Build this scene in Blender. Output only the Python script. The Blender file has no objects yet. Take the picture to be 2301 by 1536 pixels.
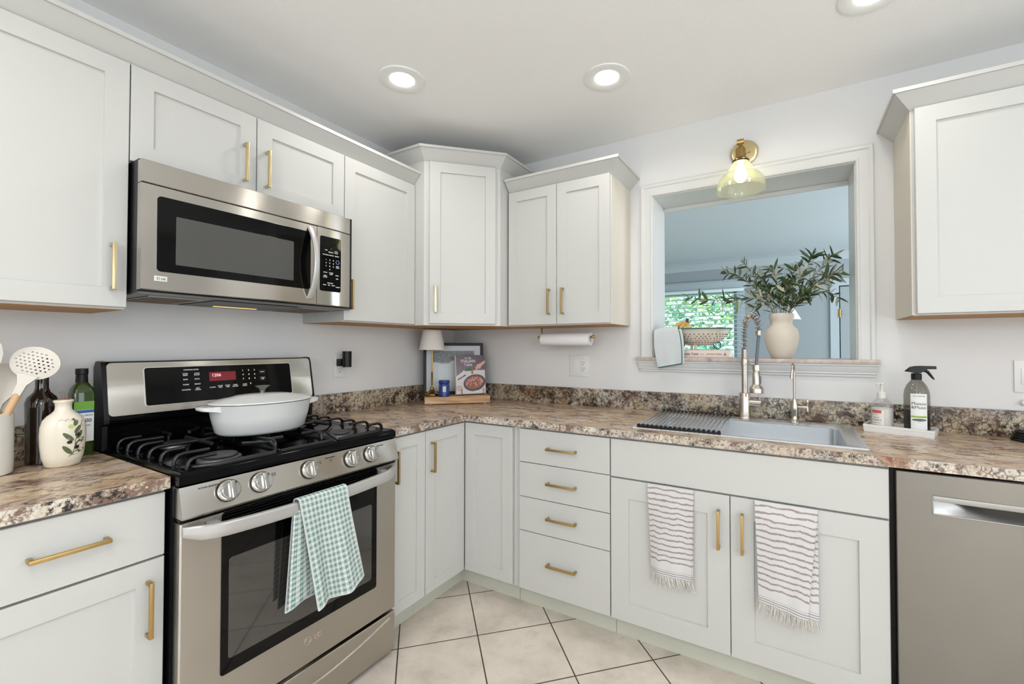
import bpy, bmesh, math, random
from mathutils import Vector, Matrix
from math import sin, cos, pi, radians, sqrt

# ------------------------------------------------------------------ camera
SC = bpy.context.scene
COL = SC.collection
cam_d = bpy.data.cameras.new('camera')
cam = bpy.data.objects.new('camera', cam_d)
COL.objects.link(cam)
SC.camera = cam
cam_d.sensor_width = 36.0
cam_d.lens = 980.88 / 2301 * 36.0
cam_d.shift_x = -57.95 / 2301
cam_d.shift_y = -6.3 / 2301
cam_d.clip_start = 0.05
cam.location = (2.1105, -2.4244, 1.2685)
cam.rotation_euler = (pi / 2 + 0.0165, 0, 0.5247)

# ------------------------------------------------------------------ view, world, sun and added fill lights
vs = SC.view_settings
vs.view_transform = 'Standard'
vs.look = 'None'
vs.gamma = 1.0
vs.use_curve_mapping = False
vs.exposure = 0.09
SC.cycles.use_denoising = True
SC.cycles.max_bounces = 8
SC.cycles.diffuse_bounces = 5
SC.cycles.glossy_bounces = 4
SC.cycles.transmission_bounces = 6
SC.cycles.transparent_max_bounces = 10
SC.cycles.caustics_reflective = False
SC.cycles.caustics_refractive = False
SC.cycles.sample_clamp_indirect = 4.0

W = bpy.data.worlds.new('sky')
SC.world = W
W.use_nodes = True
wb = W.node_tree.nodes['Background']
wb.inputs[0].default_value = (0.80, 0.92, 1.0, 1)
wb.inputs[1].default_value = 1.6

def area(name, loc, rot, sx, sy, power, col=(1, 1, 1), shape='RECTANGLE', spread=pi):
    d = bpy.data.lights.new(name, 'AREA')
    d.shape = shape
    d.size = sx
    d.size_y = sy
    d.energy = power
    d.color = col
    d.spread = spread
    o = bpy.data.objects.new(name, d)
    o.location = loc
    o.rotation_euler = rot
    COL.objects.link(o)
    return o

# added fill lights at invented tall windows behind and right of the camera
for wx in (1.05, 2.20, 3.35):
    area('fill_light_rear', (wx, -4.56, 1.30), (radians(90), 0, 0), .60, 1.9, 3.5, (0.88, 0.95, 1.0))
for wy in (-3.15, -2.15, -1.15):
    area('fill_light_right', (4.46, wy, 1.30), (radians(90), 0, radians(90)), .55, 1.9, 6.6, (0.90, 0.96, 1.0))
# added fill light at an invented side window of the neighbouring room
area('fill_light_far_room', (4.9, 2.2, 1.6), (radians(90), 0, radians(90)), 2.6, 1.6, 88, (0.90, 0.95, 1.0))
# unseen soft point lights added behind the camera to brighten the ceiling
for gx, gy in ((1.9, -3.7), (3.5, -2.9)):
    gd = bpy.data.lights.new('fill_point_light', 'POINT')
    gd.energy = 27
    gd.shadow_soft_size = 0.22
    gd.color = (0.97, 0.98, 1.0)
    go = bpy.data.objects.new('fill_point_light', gd)
    go.location = (gx, gy, 1.75)
    COL.objects.link(go)
sun_d = bpy.data.lights.new('sun', 'SUN')
sun_d.energy = 5.0
sun_d.color = (1.0, 0.96, 0.86)
sun_d.angle = 0.02
sun = bpy.data.objects.new('sun', sun_d)
sun.rotation_euler = (radians(38), 0, radians(-20))
COL.objects.link(sun)
RECESSED_W = 2.2
REAR_FILL_W = 4.0

# ------------------------------------------------------------------ materials
MATS = {}
def nmat(name):
    m = bpy.data.materials.new(name)
    m.use_nodes = True
    nt = m.node_tree
    b = nt.nodes['Principled BSDF']
    MATS[name] = m
    return m, nt, b

def col4(c):
    return (c[0], c[1], c[2], 1.0)

def srgb(r, g, b):
    def f(v):
        v /= 255.0
        return v / 12.92 if v <= 0.04045 else ((v + 0.055) / 1.055) ** 2.4
    return (f(r), f(g), f(b))

def simple(name, color, rough=0.5, metal=0.0, coat=0.0, bump=0.0, bscale=40, vary=0.0, vscale=8, spec=0.5, sheen=0.0, trans=0.0, sss=0):
    m, nt, b = nmat(name)
    b.inputs['Base Color'].default_value = col4(color)
    b.inputs['Roughness'].default_value = rough
    b.inputs['Metallic'].default_value = metal
    b.inputs['Coat Weight'].default_value = coat
    b.inputs['Specular IOR Level'].default_value = spec
    b.inputs['Sheen Weight'].default_value = sheen
    b.inputs['Transmission Weight'].default_value = trans
    N, L = nt.nodes, nt.links
    tc = N.new('ShaderNodeTexCoord')
    if bump > 0:
        n = N.new('ShaderNodeTexNoise')
        n.inputs['Scale'].default_value = bscale
        n.inputs['Detail'].default_value = 4
        L.new(tc.outputs['Object'], n.inputs['Vector'])
        bp = N.new('ShaderNodeBump')
        bp.inputs['Strength'].default_value = bump
        bp.inputs['Distance'].default_value = 0.002
        L.new(n.outputs['Fac'], bp.inputs['Height'])
        L.new(bp.outputs['Normal'], b.inputs['Normal'])
    if vary > 0:
        n2 = N.new('ShaderNodeTexNoise')
        n2.inputs['Scale'].default_value = vscale
        n2.inputs['Detail'].default_value = 5
        L.new(tc.outputs['Object'], n2.inputs['Vector'])
        mx = N.new('ShaderNodeMixRGB')
        mx.inputs['Color1'].default_value = col4([c * (1 - vary) for c in color])
        mx.inputs['Color2'].default_value = col4([min(1, c * (1 + vary)) for c in color])
        L.new(n2.outputs['Fac'], mx.inputs['Fac'])
        L.new(mx.outputs['Color'], b.inputs['Base Color'])
    return m

def emis(name, color, strength):
    m, nt, b = nmat(name)
    b.inputs['Base Color'].default_value = (0, 0, 0, 1)
    b.inputs['Emission Color'].default_value = col4(color)
    b.inputs['Emission Strength'].default_value = strength
    return m

def glassy(name, tint, rough=0.03, dens=0.0, dcol=(1, 1, 1)):
    """thin clear wall: tinted transparency plus a fresnel reflection; dens mixes in a diffuse body"""
    m, nt, b = nmat(name)
    N, L = nt.nodes, nt.links
    N.remove(b)
    out = N['Material Output']
    tr = N.new('ShaderNodeBsdfTransparent')
    tr.inputs[0].default_value = col4(tint)
    gl = N.new('ShaderNodeBsdfGlossy')
    gl.inputs['Roughness'].default_value = rough
    lw = N.new('ShaderNodeLayerWeight')
    lw.inputs[0].default_value = 0.5
    pw = N.new('ShaderNodeMath')
    pw.operation = 'POWER'
    pw.inputs[1].default_value = 4.0
    L.new(lw.outputs['Facing'], pw.inputs[0])
    fr = N.new('ShaderNodeMath')
    fr.operation = 'MULTIPLY_ADD'
    fr.inputs[1].default_value = 0.7
    fr.inputs[2].default_value = 0.04
    L.new(pw.outputs[0], fr.inputs[0])
    mx = N.new('ShaderNodeMixShader')
    L.new(fr.outputs[0], mx.inputs[0])
    last = tr.outputs[0]
    if dens > 0:
        df = N.new('ShaderNodeBsdfDiffuse')
        df.inputs[0].default_value = col4(dcol)
        tl = N.new('ShaderNodeBsdfTranslucent')
        tl.inputs[0].default_value = col4(dcol)
        m3 = N.new('ShaderNodeMixShader')
        m3.inputs[0].default_value = 0.7
        L.new(df.outputs[0], m3.inputs[1])
        L.new(tl.outputs[0], m3.inputs[2])
        m2 = N.new('ShaderNodeMixShader')
        m2.inputs[0].default_value = dens
        L.new(tr.outputs[0], m2.inputs[1])
        L.new(m3.outputs[0], m2.inputs[2])
        last = m2.outputs[0]
    L.new(last, mx.inputs[1])
    L.new(gl.outputs[0], mx.inputs[2])
    L.new(mx.outputs[0], out.inputs[0])
    return m

def ramp(N, stops, interp='LINEAR'):
    r = N.new('ShaderNodeValToRGB')
    cr = r.color_ramp
    cr.interpolation = interp
    while len(cr.elements) < len(stops):
        cr.elements.new(0.5)
    for e, (p, c) in zip(cr.elements, stops):
        e.position = p
        e.color = col4(c)
    return r

def steel(name, color, rough, stretch, bump=0.12, smudge=0.10):
    m, nt, b = nmat(name)
    N, L = nt.nodes, nt.links
    b.inputs['Metallic'].default_value = 1.0
    tc = N.new('ShaderNodeTexCoord')
    mp = N.new('ShaderNodeMapping')
    mp.inputs['Scale'].default_value = stretch
    L.new(tc.outputs['Object'], mp.inputs['Vector'])
    n = N.new('ShaderNodeTexNoise')
    n.inputs['Scale'].default_value = 1.0
    n.inputs['Detail'].default_value = 3
    L.new(mp.outputs['Vector'], n.inputs['Vector'])
    bp = N.new('ShaderNodeBump')
    bp.inputs['Strength'].default_value = bump
    bp.inputs['Distance'].default_value = 0.0004
    L.new(n.outputs['Fac'], bp.inputs['Height'])
    L.new(bp.outputs['Normal'], b.inputs['Normal'])
    b.inputs['Anisotropic'].default_value = 0.9
    b.inputs['Anisotropic Rotation'].default_value = 0.25
    tg = N.new('ShaderNodeTangent')
    tg.direction_type = 'RADIAL'
    tg.axis = 'Z'
    L.new(tg.outputs[0], b.inputs['Tangent'])
    n2 = N.new('ShaderNodeTexNoise')
    n2.inputs['Scale'].default_value = 9
    n2.inputs['Detail'].default_value = 6
    L.new(tc.outputs['Object'], n2.inputs['Vector'])
    mr = N.new('ShaderNodeMapRange')
    mr.inputs['From Min'].default_value = 0.3
    mr.inputs['From Max'].default_value = 0.7
    mr.inputs['To Min'].default_value = rough - smudge * 0.5
    mr.inputs['To Max'].default_value = rough + smudge
    L.new(n2.outputs['Fac'], mr.inputs['Value'])
    L.new(mr.outputs[0], b.inputs['Roughness'])
    mx = N.new('ShaderNodeMixRGB')
    mx.inputs['Color1'].default_value = col4([c * 0.93 for c in color])
    mx.inputs['Color2'].default_value = col4(color)
    L.new(n2.outputs['Fac'], mx.inputs['Fac'])
    L.new(mx.outputs['Color'], b.inputs['Base Color'])
    return m

def granite(name, streak, rot=0, light=False):
    m, nt, b = nmat(name)
    N, L = nt.nodes, nt.links
    tc = N.new('ShaderNodeTexCoord')
    mp = N.new('ShaderNodeMapping')
    mp.inputs['Scale'].default_value = ((1.2, 2.2, 2.2) if rot < 60 else (2.0, 1.2, 2.0)) if streak else (1, 1, 1)
    mp.inputs['Rotation'].default_value = (0, 0, radians(rot))
    L.new(tc.outputs['Object'], mp.inputs['Vector'])
    # warp
    nw = N.new('ShaderNodeTexNoise')
    nw.inputs['Scale'].default_value = 9 if streak else 14
    nw.inputs['Detail'].default_value = 5
    L.new(mp.outputs['Vector'], nw.inputs['Vector'])
    add = N.new('ShaderNodeVectorMath')
    add.operation = 'MULTIPLY_ADD'
    add.inputs[1].default_value = (0.20, 0.20, 0.20) if streak else (0.035, 0.035, 0.035)
    L.new(nw.outputs['Color'], add.inputs[0])
    L.new(mp.outputs['Vector'], add.inputs[2])
    def noise(scale, detail, rough=0.6, off=0):
        n = N.new('ShaderNodeTexNoise')
        n.inputs['Scale'].default_value = scale
        n.inputs['Detail'].default_value = detail
        n.inputs['Roughness'].default_value = rough
        if off:
            a = N.new('ShaderNodeVectorMath')
            a.inputs[1].default_value = (off, off * 0.7, -off)
            L.new(add.outputs[0], a.inputs[0])
            L.new(a.outputs[0], n.inputs['Vector'])
        else:
            L.new(add.outputs[0], n.inputs['Vector'])
        return n.outputs['Fac']
    def mix(f, a, c, blend='MIX'):
        x = N.new('ShaderNodeMixRGB')
        x.blend_type = blend
        L.new(f, x.inputs['Fac'])
        if isinstance(a, tuple):
            x.inputs['Color1'].default_value = col4(a)
        else:
            L.new(a, x.inputs['Color1'])
        if isinstance(c, tuple):
            x.inputs['Color2'].default_value = col4(c)
        else:
            L.new(c, x.inputs['Color2'])
        return x.outputs['Color']
    def thr(f, lo, hi):
        r = N.new('ShaderNodeMapRange')
        r.inputs['From Min'].default_value = lo
        r.inputs['From Max'].default_value = hi
        L.new(f, r.inputs['Value'])
        return r.outputs[0]
    cream = srgb(212, 196, 170) if streak else srgb(200, 190, 168)
    tan = srgb(176, 150, 120) if streak else srgb(158, 138, 110)
    brown = srgb(112, 84, 68) if streak else srgb(86, 64, 50)
    dark = srgb(62, 48, 46) if streak else srgb(26, 21, 22)
    grey = srgb(188, 176, 178) if streak else srgb(184, 184, 180)
    rust = srgb(150, 96, 64) if streak else srgb(138, 80, 42)
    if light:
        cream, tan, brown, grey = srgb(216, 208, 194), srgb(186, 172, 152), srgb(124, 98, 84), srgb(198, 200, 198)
    base = mix(thr(noise(5, 6), 0.38, 0.62), cream, tan)
    base = mix(thr(noise(7, 6, 0.6, 3.1), 0.50, 0.66), base, grey)
    base = mix(thr(noise(6, 7, 0.65, 7.7), 0.55, 0.68), base, rust)
    base = mix(thr(noise(13, 8, 0.72, 1.3), 0.52, 0.60), base, brown)
    # fine grain
    base = mix(thr(noise(70, 7, 0.8, 5.2), 0.50, 0.58), base, brown if not streak else tan)
    if not streak:
        # crystal boundaries
        vo = N.new('ShaderNodeTexVoronoi')
        vo.feature = 'DISTANCE_TO_EDGE'
        vo.inputs['Scale'].default_value = 42
        L.new(add.outputs[0], vo.inputs['Vector'])
        e = thr(vo.outputs['Distance'], 0.09, 0.0)
        g = N.new('ShaderNodeMath')
        g.operation = 'MULTIPLY'
        L.new(e, g.inputs[0])
        L.new(thr(noise(9, 3, 0.5, 9.9), 0.42, 0.58), g.inputs[1])
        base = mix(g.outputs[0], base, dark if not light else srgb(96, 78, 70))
        base = mix(thr(noise(90, 5, 0.7, 4.4), 0.60, 0.66), base, srgb(206, 200, 184))
    g2 = N.new('ShaderNodeMath')
    g2.operation = 'MULTIPLY'
    L.new(thr(noise(46 if not streak else 24, 8, 0.8, 2.2), 0.49, 0.55), g2.inputs[0])
    L.new(thr(noise(7, 5, 0.6, 6.6), (0.50 if light else 0.44) if not streak else 0.50, 0.58), g2.inputs[1])
    base = mix(g2.outputs[0], base, dark)
    L.new(base, b.inputs['Base Color'])
    b.inputs['Roughness'].default_value = 0.28
    b.inputs['Specular IOR Level'].default_value = 0.5
    return m

M = {}
M['wall'] = simple('wall_paint', srgb(218, 218, 218), 0.85, bump=0.06, bscale=160)
M['ceiling'] = simple('ceiling_paint', srgb(243, 243, 242), 0.9, bump=0.35, bscale=90)
M['cab'] = simple('cabinet_enamel', srgb(193, 193, 190), 0.42, bump=0.02, bscale=30)
M['cabside'] = simple('cabinet_side_panel', srgb(208, 201, 188), 0.45)
M['cabwood'] = simple('raw_plywood_underside', srgb(178, 132, 76), 0.6, vary=0.25, vscale=30)
M['toe'] = simple('toe_kick_paint', srgb(196, 197, 184), 0.55, vary=0.05)
M['trim'] = simple('trim_gloss_white', srgb(206, 207, 206), 0.3)
M['brass'] = simple('brushed_brass', srgb(190, 160, 104), 0.32, metal=1.0)
M['abrass'] = simple('antique_brass', srgb(166, 136, 84), 0.26, metal=1.0)
M['paleb'] = simple('pale_gold', srgb(214, 196, 152), 0.3, metal=1.0)
M['steel'] = steel('brushed_steel', srgb(196, 191, 183), 0.19, (3, 3, 300), bump=0.03, smudge=0.03)
M['steelv'] = steel('brushed_steel_vertical_grain', srgb(190, 184, 174), 0.34, (300, 300, 4), bump=0.05, smudge=0.08)
M['steelm'] = simple('smooth_satin_steel', srgb(212, 208, 202), 0.22, metal=1.0)
M['nickel'] = simple('brushed_nickel', srgb(196, 188, 178), 0.24, metal=1.0)
M['chrome'] = simple('knob_chrome', srgb(186, 184, 180), 0.14, metal=1.0)
M['sinksteel'] = simple('sink_steel', srgb(216, 220, 224), 0.27, metal=0.85)
M['silverpl'] = simple('silver_handle_paint', srgb(186, 185, 184), 0.36, metal=0.5)
M['blk'] = simple('black_enamel', (0.002, 0.002, 0.0025), 0.08, spec=0.14)
M['blkgl'] = simple('black_glass', (0.0015, 0.0015, 0.0015), 0.04, spec=0.22)
M['blkpl'] = simple('black_plastic', (0.005, 0.005, 0.006), 0.35, spec=0.3)
M['iron'] = simple('cast_iron_grate', (0.008, 0.008, 0.010), 0.30, bump=0.2, bscale=300)
M['burner'] = simple('burner_cap', (0.03, 0.029, 0.03), 0.42)
M['dgrey'] = simple('dark_grey_metal', (0.17, 0.165, 0.16), 0.4, metal=0.8)
M['white'] = simple('white_plastic', srgb(222, 222, 221), 0.3)
M['ring'] = simple('light_trim_enamel', srgb(238, 238, 236), 0.6)
M['enamel'] = simple('white_enamel', srgb(206, 208, 208), 0.14, coat=0.3)
M['ceramic'] = simple('cream_ceramic', srgb(224, 216, 200), 0.22, coat=0.2)
M['matte'] = simple('matte_cream_ceramic', srgb(206, 198, 184), 0.75, bump=0.05, bscale=60)
M['silicone'] = simple('white_silicone', srgb(208, 203, 194), 0.5)
M['wood'] = simple('beech_wood', srgb(206, 170, 128), 0.55, vary=0.12, vscale=20)
M['bulbe'] = emis('recessed_lens', (1.0, 0.97, 0.92), 14.0)
M['bulbw'] = emis('warm_bulb', (1.0, 0.90, 0.72), 17.0)
M['hoodlamp'] = emis('hood_lamp', (1.0, 0.62, 0.25), 1.4)
M['label'] = simple('paper_label', srgb(226, 228, 228), 0.6)
M['ink'] = simple('black_ink', (0.01, 0.01, 0.01), 0.6)
M['inkw'] = simple('white_print', srgb(235, 235, 235), 0.5)
M['inkg'] = simple('grey_print', srgb(96, 90, 84), 0.5)
M['red'] = simple('red_ink', srgb(190, 30, 36), 0.5)
M['lcd'] = emis('red_clock_display', srgb(150, 22, 40), 0.55)
M['lcdd'] = emis('clock_digits', srgb(255, 190, 190), 1.1)
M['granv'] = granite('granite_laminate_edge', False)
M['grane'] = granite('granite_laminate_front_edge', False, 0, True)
M['grant'] = granite('granite_laminate_top', True, 14)
M['grantl'] = granite('granite_laminate_top_left', True, 70)
M['slot'] = simple('outlet_slot', (0.01, 0.01, 0.01), 0.6)
M['hole'] = simple('dark_perforation', (0.02, 0.018, 0.016), 0.8)
M['far'] = simple('blue_grey_wall_paint', srgb(158, 167, 171), 0.8)
M['farc'] = simple('blue_grey_ceiling_paint', srgb(200, 211, 216), 0.85)
M['fart'] = simple('pale_blue_white_trim', srgb(180, 191, 196), 0.5)
M['blind'] = simple('blind_slat', srgb(226, 240, 242), 0.5)
M['pshade'] = simple('pleated_fabric_shade', srgb(228, 226, 220), 0.8)

def stone_sill():
    m, nt, b = nmat('pink_veined_marble')
    N, L = nt.nodes, nt.links
    tc = N.new('ShaderNodeTexCoord')
    n = N.new('ShaderNodeTexNoise')
    n.inputs['Scale'].default_value = 9
    n.inputs['Detail'].default_value = 8
    n.inputs['Distortion'].default_value = 1.0
    L.new(tc.outputs['Object'], n.inputs['Vector'])
    r = ramp(N, [(0.30, srgb(120, 112, 104)), (0.40, srgb(190, 176, 168)), (0.55, srgb(176, 158, 150)), (0.68, srgb(200, 192, 186)), (0.8, srgb(180, 158, 156))])
    L.new(n.outputs['Fac'], r.inputs['Fac'])
    L.new(r.outputs['Color'], b.inputs['Base Color'])
    b.inputs['Roughness'].default_value = 0.25
    return m
M['marble'] = stone_sill()

def floor_tile():
    m, nt, b = nmat('ceramic_floor_tile')
    N, L = nt.nodes, nt.links
    tc = N.new('ShaderNodeTexCoord')
    mp = N.new('ShaderNodeMapping')
    mp.vector_type = 'POINT'
    mp.inputs['Location'].default_value = (-0.675 * 0.70711 + 0.643 * 0.70711, 0.675 * 0.70711 + 0.643 * 0.70711, 0)
    mp.inputs['Rotation'].default_value = (0, 0, radians(-45))
    L.new(tc.outputs['Object'], mp.inputs['Vector'])
    br = N.new('ShaderNodeTexBrick')
    br.offset = 0.0
    br.squash = 1.0
    br.inputs['Scale'].default_value = 1.0
    br.inputs['Brick Width'].default_value = 0.3335
    br.inputs['Row Height'].default_value = 0.3335
    br.inputs['Mortar Size'].default_value = 0.0028
    br.inputs['Mortar Smooth'].default_value = 0.1
    br.inputs['Bias'].default_value = 0.0
    br.inputs['Color1'].default_value = (0, 0, 0, 1)
    br.inputs['Color2'].default_value = (1, 1, 1, 1)
    L.new(mp.outputs['Vector'], br.inputs['Vector'])
    n = N.new('ShaderNodeTexNoise')
    n.inputs['Scale'].default_value = 5
    n.inputs['Detail'].default_value = 9
    n.inputs['Roughness'].default_value = 0.68
    L.new(tc.outputs['Object'], n.inputs['Vector'])
    r = ramp(N, [(0.28, srgb(176, 166, 154)), (0.45, srgb(202, 192, 180)), (0.6, srgb(214, 204, 192)), (0.75, srgb(190, 176, 162))])
    L.new(n.outputs['Fac'], r.inputs['Fac'])
    mx = N.new('ShaderNodeMixRGB')
    L.new(br.outputs['Fac'], mx.inputs['Fac'])
    L.new(r.outputs['Color'], mx.inputs['Color1'])
    mx.inputs['Color2'].default_value = col4(srgb(62, 52, 46))
    L.new(mx.outputs['Color'], b.inputs['Base Color'])
    b.inputs['Roughness'].default_value = 0.42
    bp = N.new('ShaderNodeBump')
    bp.invert = True
    bp.inputs['Strength'].default_value = 0.5
    bp.inputs['Distance'].default_value = 0.002
    L.new(br.outputs['Fac'], bp.inputs['Height'])
    L.new(bp.outputs['Normal'], b.inputs['Normal'])
    return m
M['tile'] = floor_tile()

def woodgrain(name, c1, c2, c3, scale=(2.2, 26, 26)):
    m, nt, b = nmat(name)
    N, L = nt.nodes, nt.links
    tc = N.new('ShaderNodeTexCoord')
    mp = N.new('ShaderNodeMapping')
    mp.vector_type = 'TEXTURE'
    mp.inputs['Rotation'].default_value = (0, 0, radians(45))
    mp.inputs['Scale'].default_value = [1 / c for c in scale]
    L.new(tc.outputs['Object'], mp.inputs['Vector'])
    n = N.new('ShaderNodeTexNoise')
    n.inputs['Scale'].default_value = 1.6
    n.inputs['Detail'].default_value = 6
    n.inputs['Distortion'].default_value = 0.5
    L.new(mp.outputs['Vector'], n.inputs['Vector'])
    r = ramp(N, [(0.3, c1), (0.52, c2), (0.7, c3)])
    L.new(n.outputs['Fac'], r.inputs['Fac'])
    L.new(r.outputs['Color'], b.inputs['Base Color'])
    b.inputs['Roughness'].default_value = 0.5
    return m
M['acacia'] = woodgrain('acacia_board', srgb(150, 108, 70), srgb(198, 160, 118), srgb(222, 196, 160))

def uvtex(name, build, rough=0.85, bump=None):
    m, nt, b = nmat(name)
    N, L = nt.nodes, nt.links
    uv = N.new('ShaderNodeUVMap')
    sp = N.new('ShaderNodeSeparateXYZ')
    L.new(uv.outputs[0], sp.inputs[0])
    def math_(op, a, c=None, d=None):
        x = N.new('ShaderNodeMath')
        x.operation = op
        for i, v in enumerate((a, c, d)):
            if v is None:
                continue
            if isinstance(v, (int, float)):
                x.inputs[i].default_value = v
            else:
                L.new(v, x.inputs[i])
        return x.outputs[0]
    def mix(f, a, c):
        x = N.new('ShaderNodeMixRGB')
        if isinstance(f, (int, float)):
            x.inputs['Fac'].default_value = f
        else:
            L.new(f, x.inputs['Fac'])
        for k, v in (('Color1', a), ('Color2', c)):
            if isinstance(v, tuple):
                x.inputs[k].default_value = col4(v)
            else:
                L.new(v, x.inputs[k])
        return x.outputs['Color']
    c = build(sp.outputs[0], sp.outputs[1], math_, mix, N, L)
    L.new(c, b.inputs['Base Color'])
    b.inputs['Roughness'].default_value = rough
    b.inputs['Specular IOR Level'].default_value = 0.2
    if bump:
        n = N.new('ShaderNodeTexNoise')
        n.inputs['Scale'].default_value = bump
        tc = N.new('ShaderNodeTexCoord')
        L.new(tc.outputs['Object'], n.inputs['Vector'])
        bp = N.new('ShaderNodeBump')
        bp.inputs['Strength'].default_value = 0.5
        bp.inputs['Distance'].default_value = 0.001
        L.new(n.outputs['Fac'], bp.inputs['Height'])
        L.new(bp.outputs['Normal'], b.inputs['Normal'])
    return m

# UV is in metres on the cloth: u across, v down
def stripes(u, v, m_, mix, N, L):
    n = N.new('ShaderNodeTexNoise')
    n.inputs['Scale'].default_value = 260
    nw = N.new('ShaderNodeTexNoise')
    nw.inputs['Scale'].default_value = 5
    v0 = v
    v = m_('ADD', v, m_('MULTIPLY', nw.outputs['Fac'], 0.020))
    t = m_('FRACT', m_('DIVIDE', v, 0.0228))
    on = m_('LESS_THAN', t, 0.29)
    on = m_('MULTIPLY', on, m_('GREATER_THAN', n.outputs['Fac'], 0.45))
    on = m_('MULTIPLY', on, m_('LESS_THAN', v, 0.335))
    base = mix(n.outputs['Fac'], srgb(194, 192, 191), srgb(212, 210, 209))
    c = mix(on, base, srgb(128, 108, 108))
    v = v0
    b2 = m_('MULTIPLY', m_('GREATER_THAN', v, 0.350), m_('LESS_THAN', v, 0.384))
    l2 = m_('MULTIPLY', b2, m_('LESS_THAN', m_('FRACT', m_('DIVIDE', v, 0.0085)), 0.30))
    return mix(l2, c, srgb(120, 116, 124))
M['stripe'] = uvtex('striped_turkish_cloth', stripes, bump=420)

def checks(u, v, m_, mix, N, L):
    P = 0.0185
    fu = m_('FRACT', m_('DIVIDE', u, P))
    fv = m_('FRACT', m_('DIVIDE', v, P))
    bu = m_('LESS_THAN', m_('ABSOLUTE', m_('SUBTRACT', fu, 0.5)), 0.24)
    bv = m_('LESS_THAN', m_('ABSOLUTE', m_('SUBTRACT', fv, 0.5)), 0.24)
    # double thin lines at the edge of each band
    lu = m_('LESS_THAN', m_('ABSOLUTE', m_('SUBTRACT', m_('ABSOLUTE', m_('SUBTRACT', fu, 0.5)), 0.2)), 0.045)
    lv = m_('LESS_THAN', m_('ABSOLUTE', m_('SUBTRACT', m_('ABSOLUTE', m_('SUBTRACT', fv, 0.5)), 0.2)), 0.045)
    s = m_('ADD', bu, bv)
    c = mix(m_('MULTIPLY', s, 0.5), srgb(206, 212, 210), srgb(140, 164, 158))
    c = mix(m_('MULTIPLY', lu, 0.6), c, srgb(126, 158, 152))
    c = mix(m_('MULTIPLY', lv, 0.55), c, srgb(132, 156, 152))
    both = m_('MULTIPLY', bu, bv)
    # little star at each crossing
    du = m_('ABSOLUTE', m_('SUBTRACT', fu, 0.5))
    dv = m_('ABSOLUTE', m_('SUBTRACT', fv, 0.5))
    diag = m_('LESS_THAN', m_('ABSOLUTE', m_('SUBTRACT', du, dv)), 0.055)
    star = m_('MULTIPLY', m_('MULTIPLY', both, diag), m_('GREATER_THAN', m_('ADD', du, dv), 0.08))
    return mix(star, c, srgb(48, 92, 84))
M['check'] = uvtex('green_checked_cloth', checks, bump=300)
M['towelw'] = simple('pale_linen', srgb(196, 202, 204), 0.9, bump=0.3, bscale=250)
M['teal'] = simple('teal_piping', srgb(44, 100, 92), 0.8)
M['fringe'] = simple('cotton_fringe', srgb(204, 200, 194), 0.9)

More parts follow.
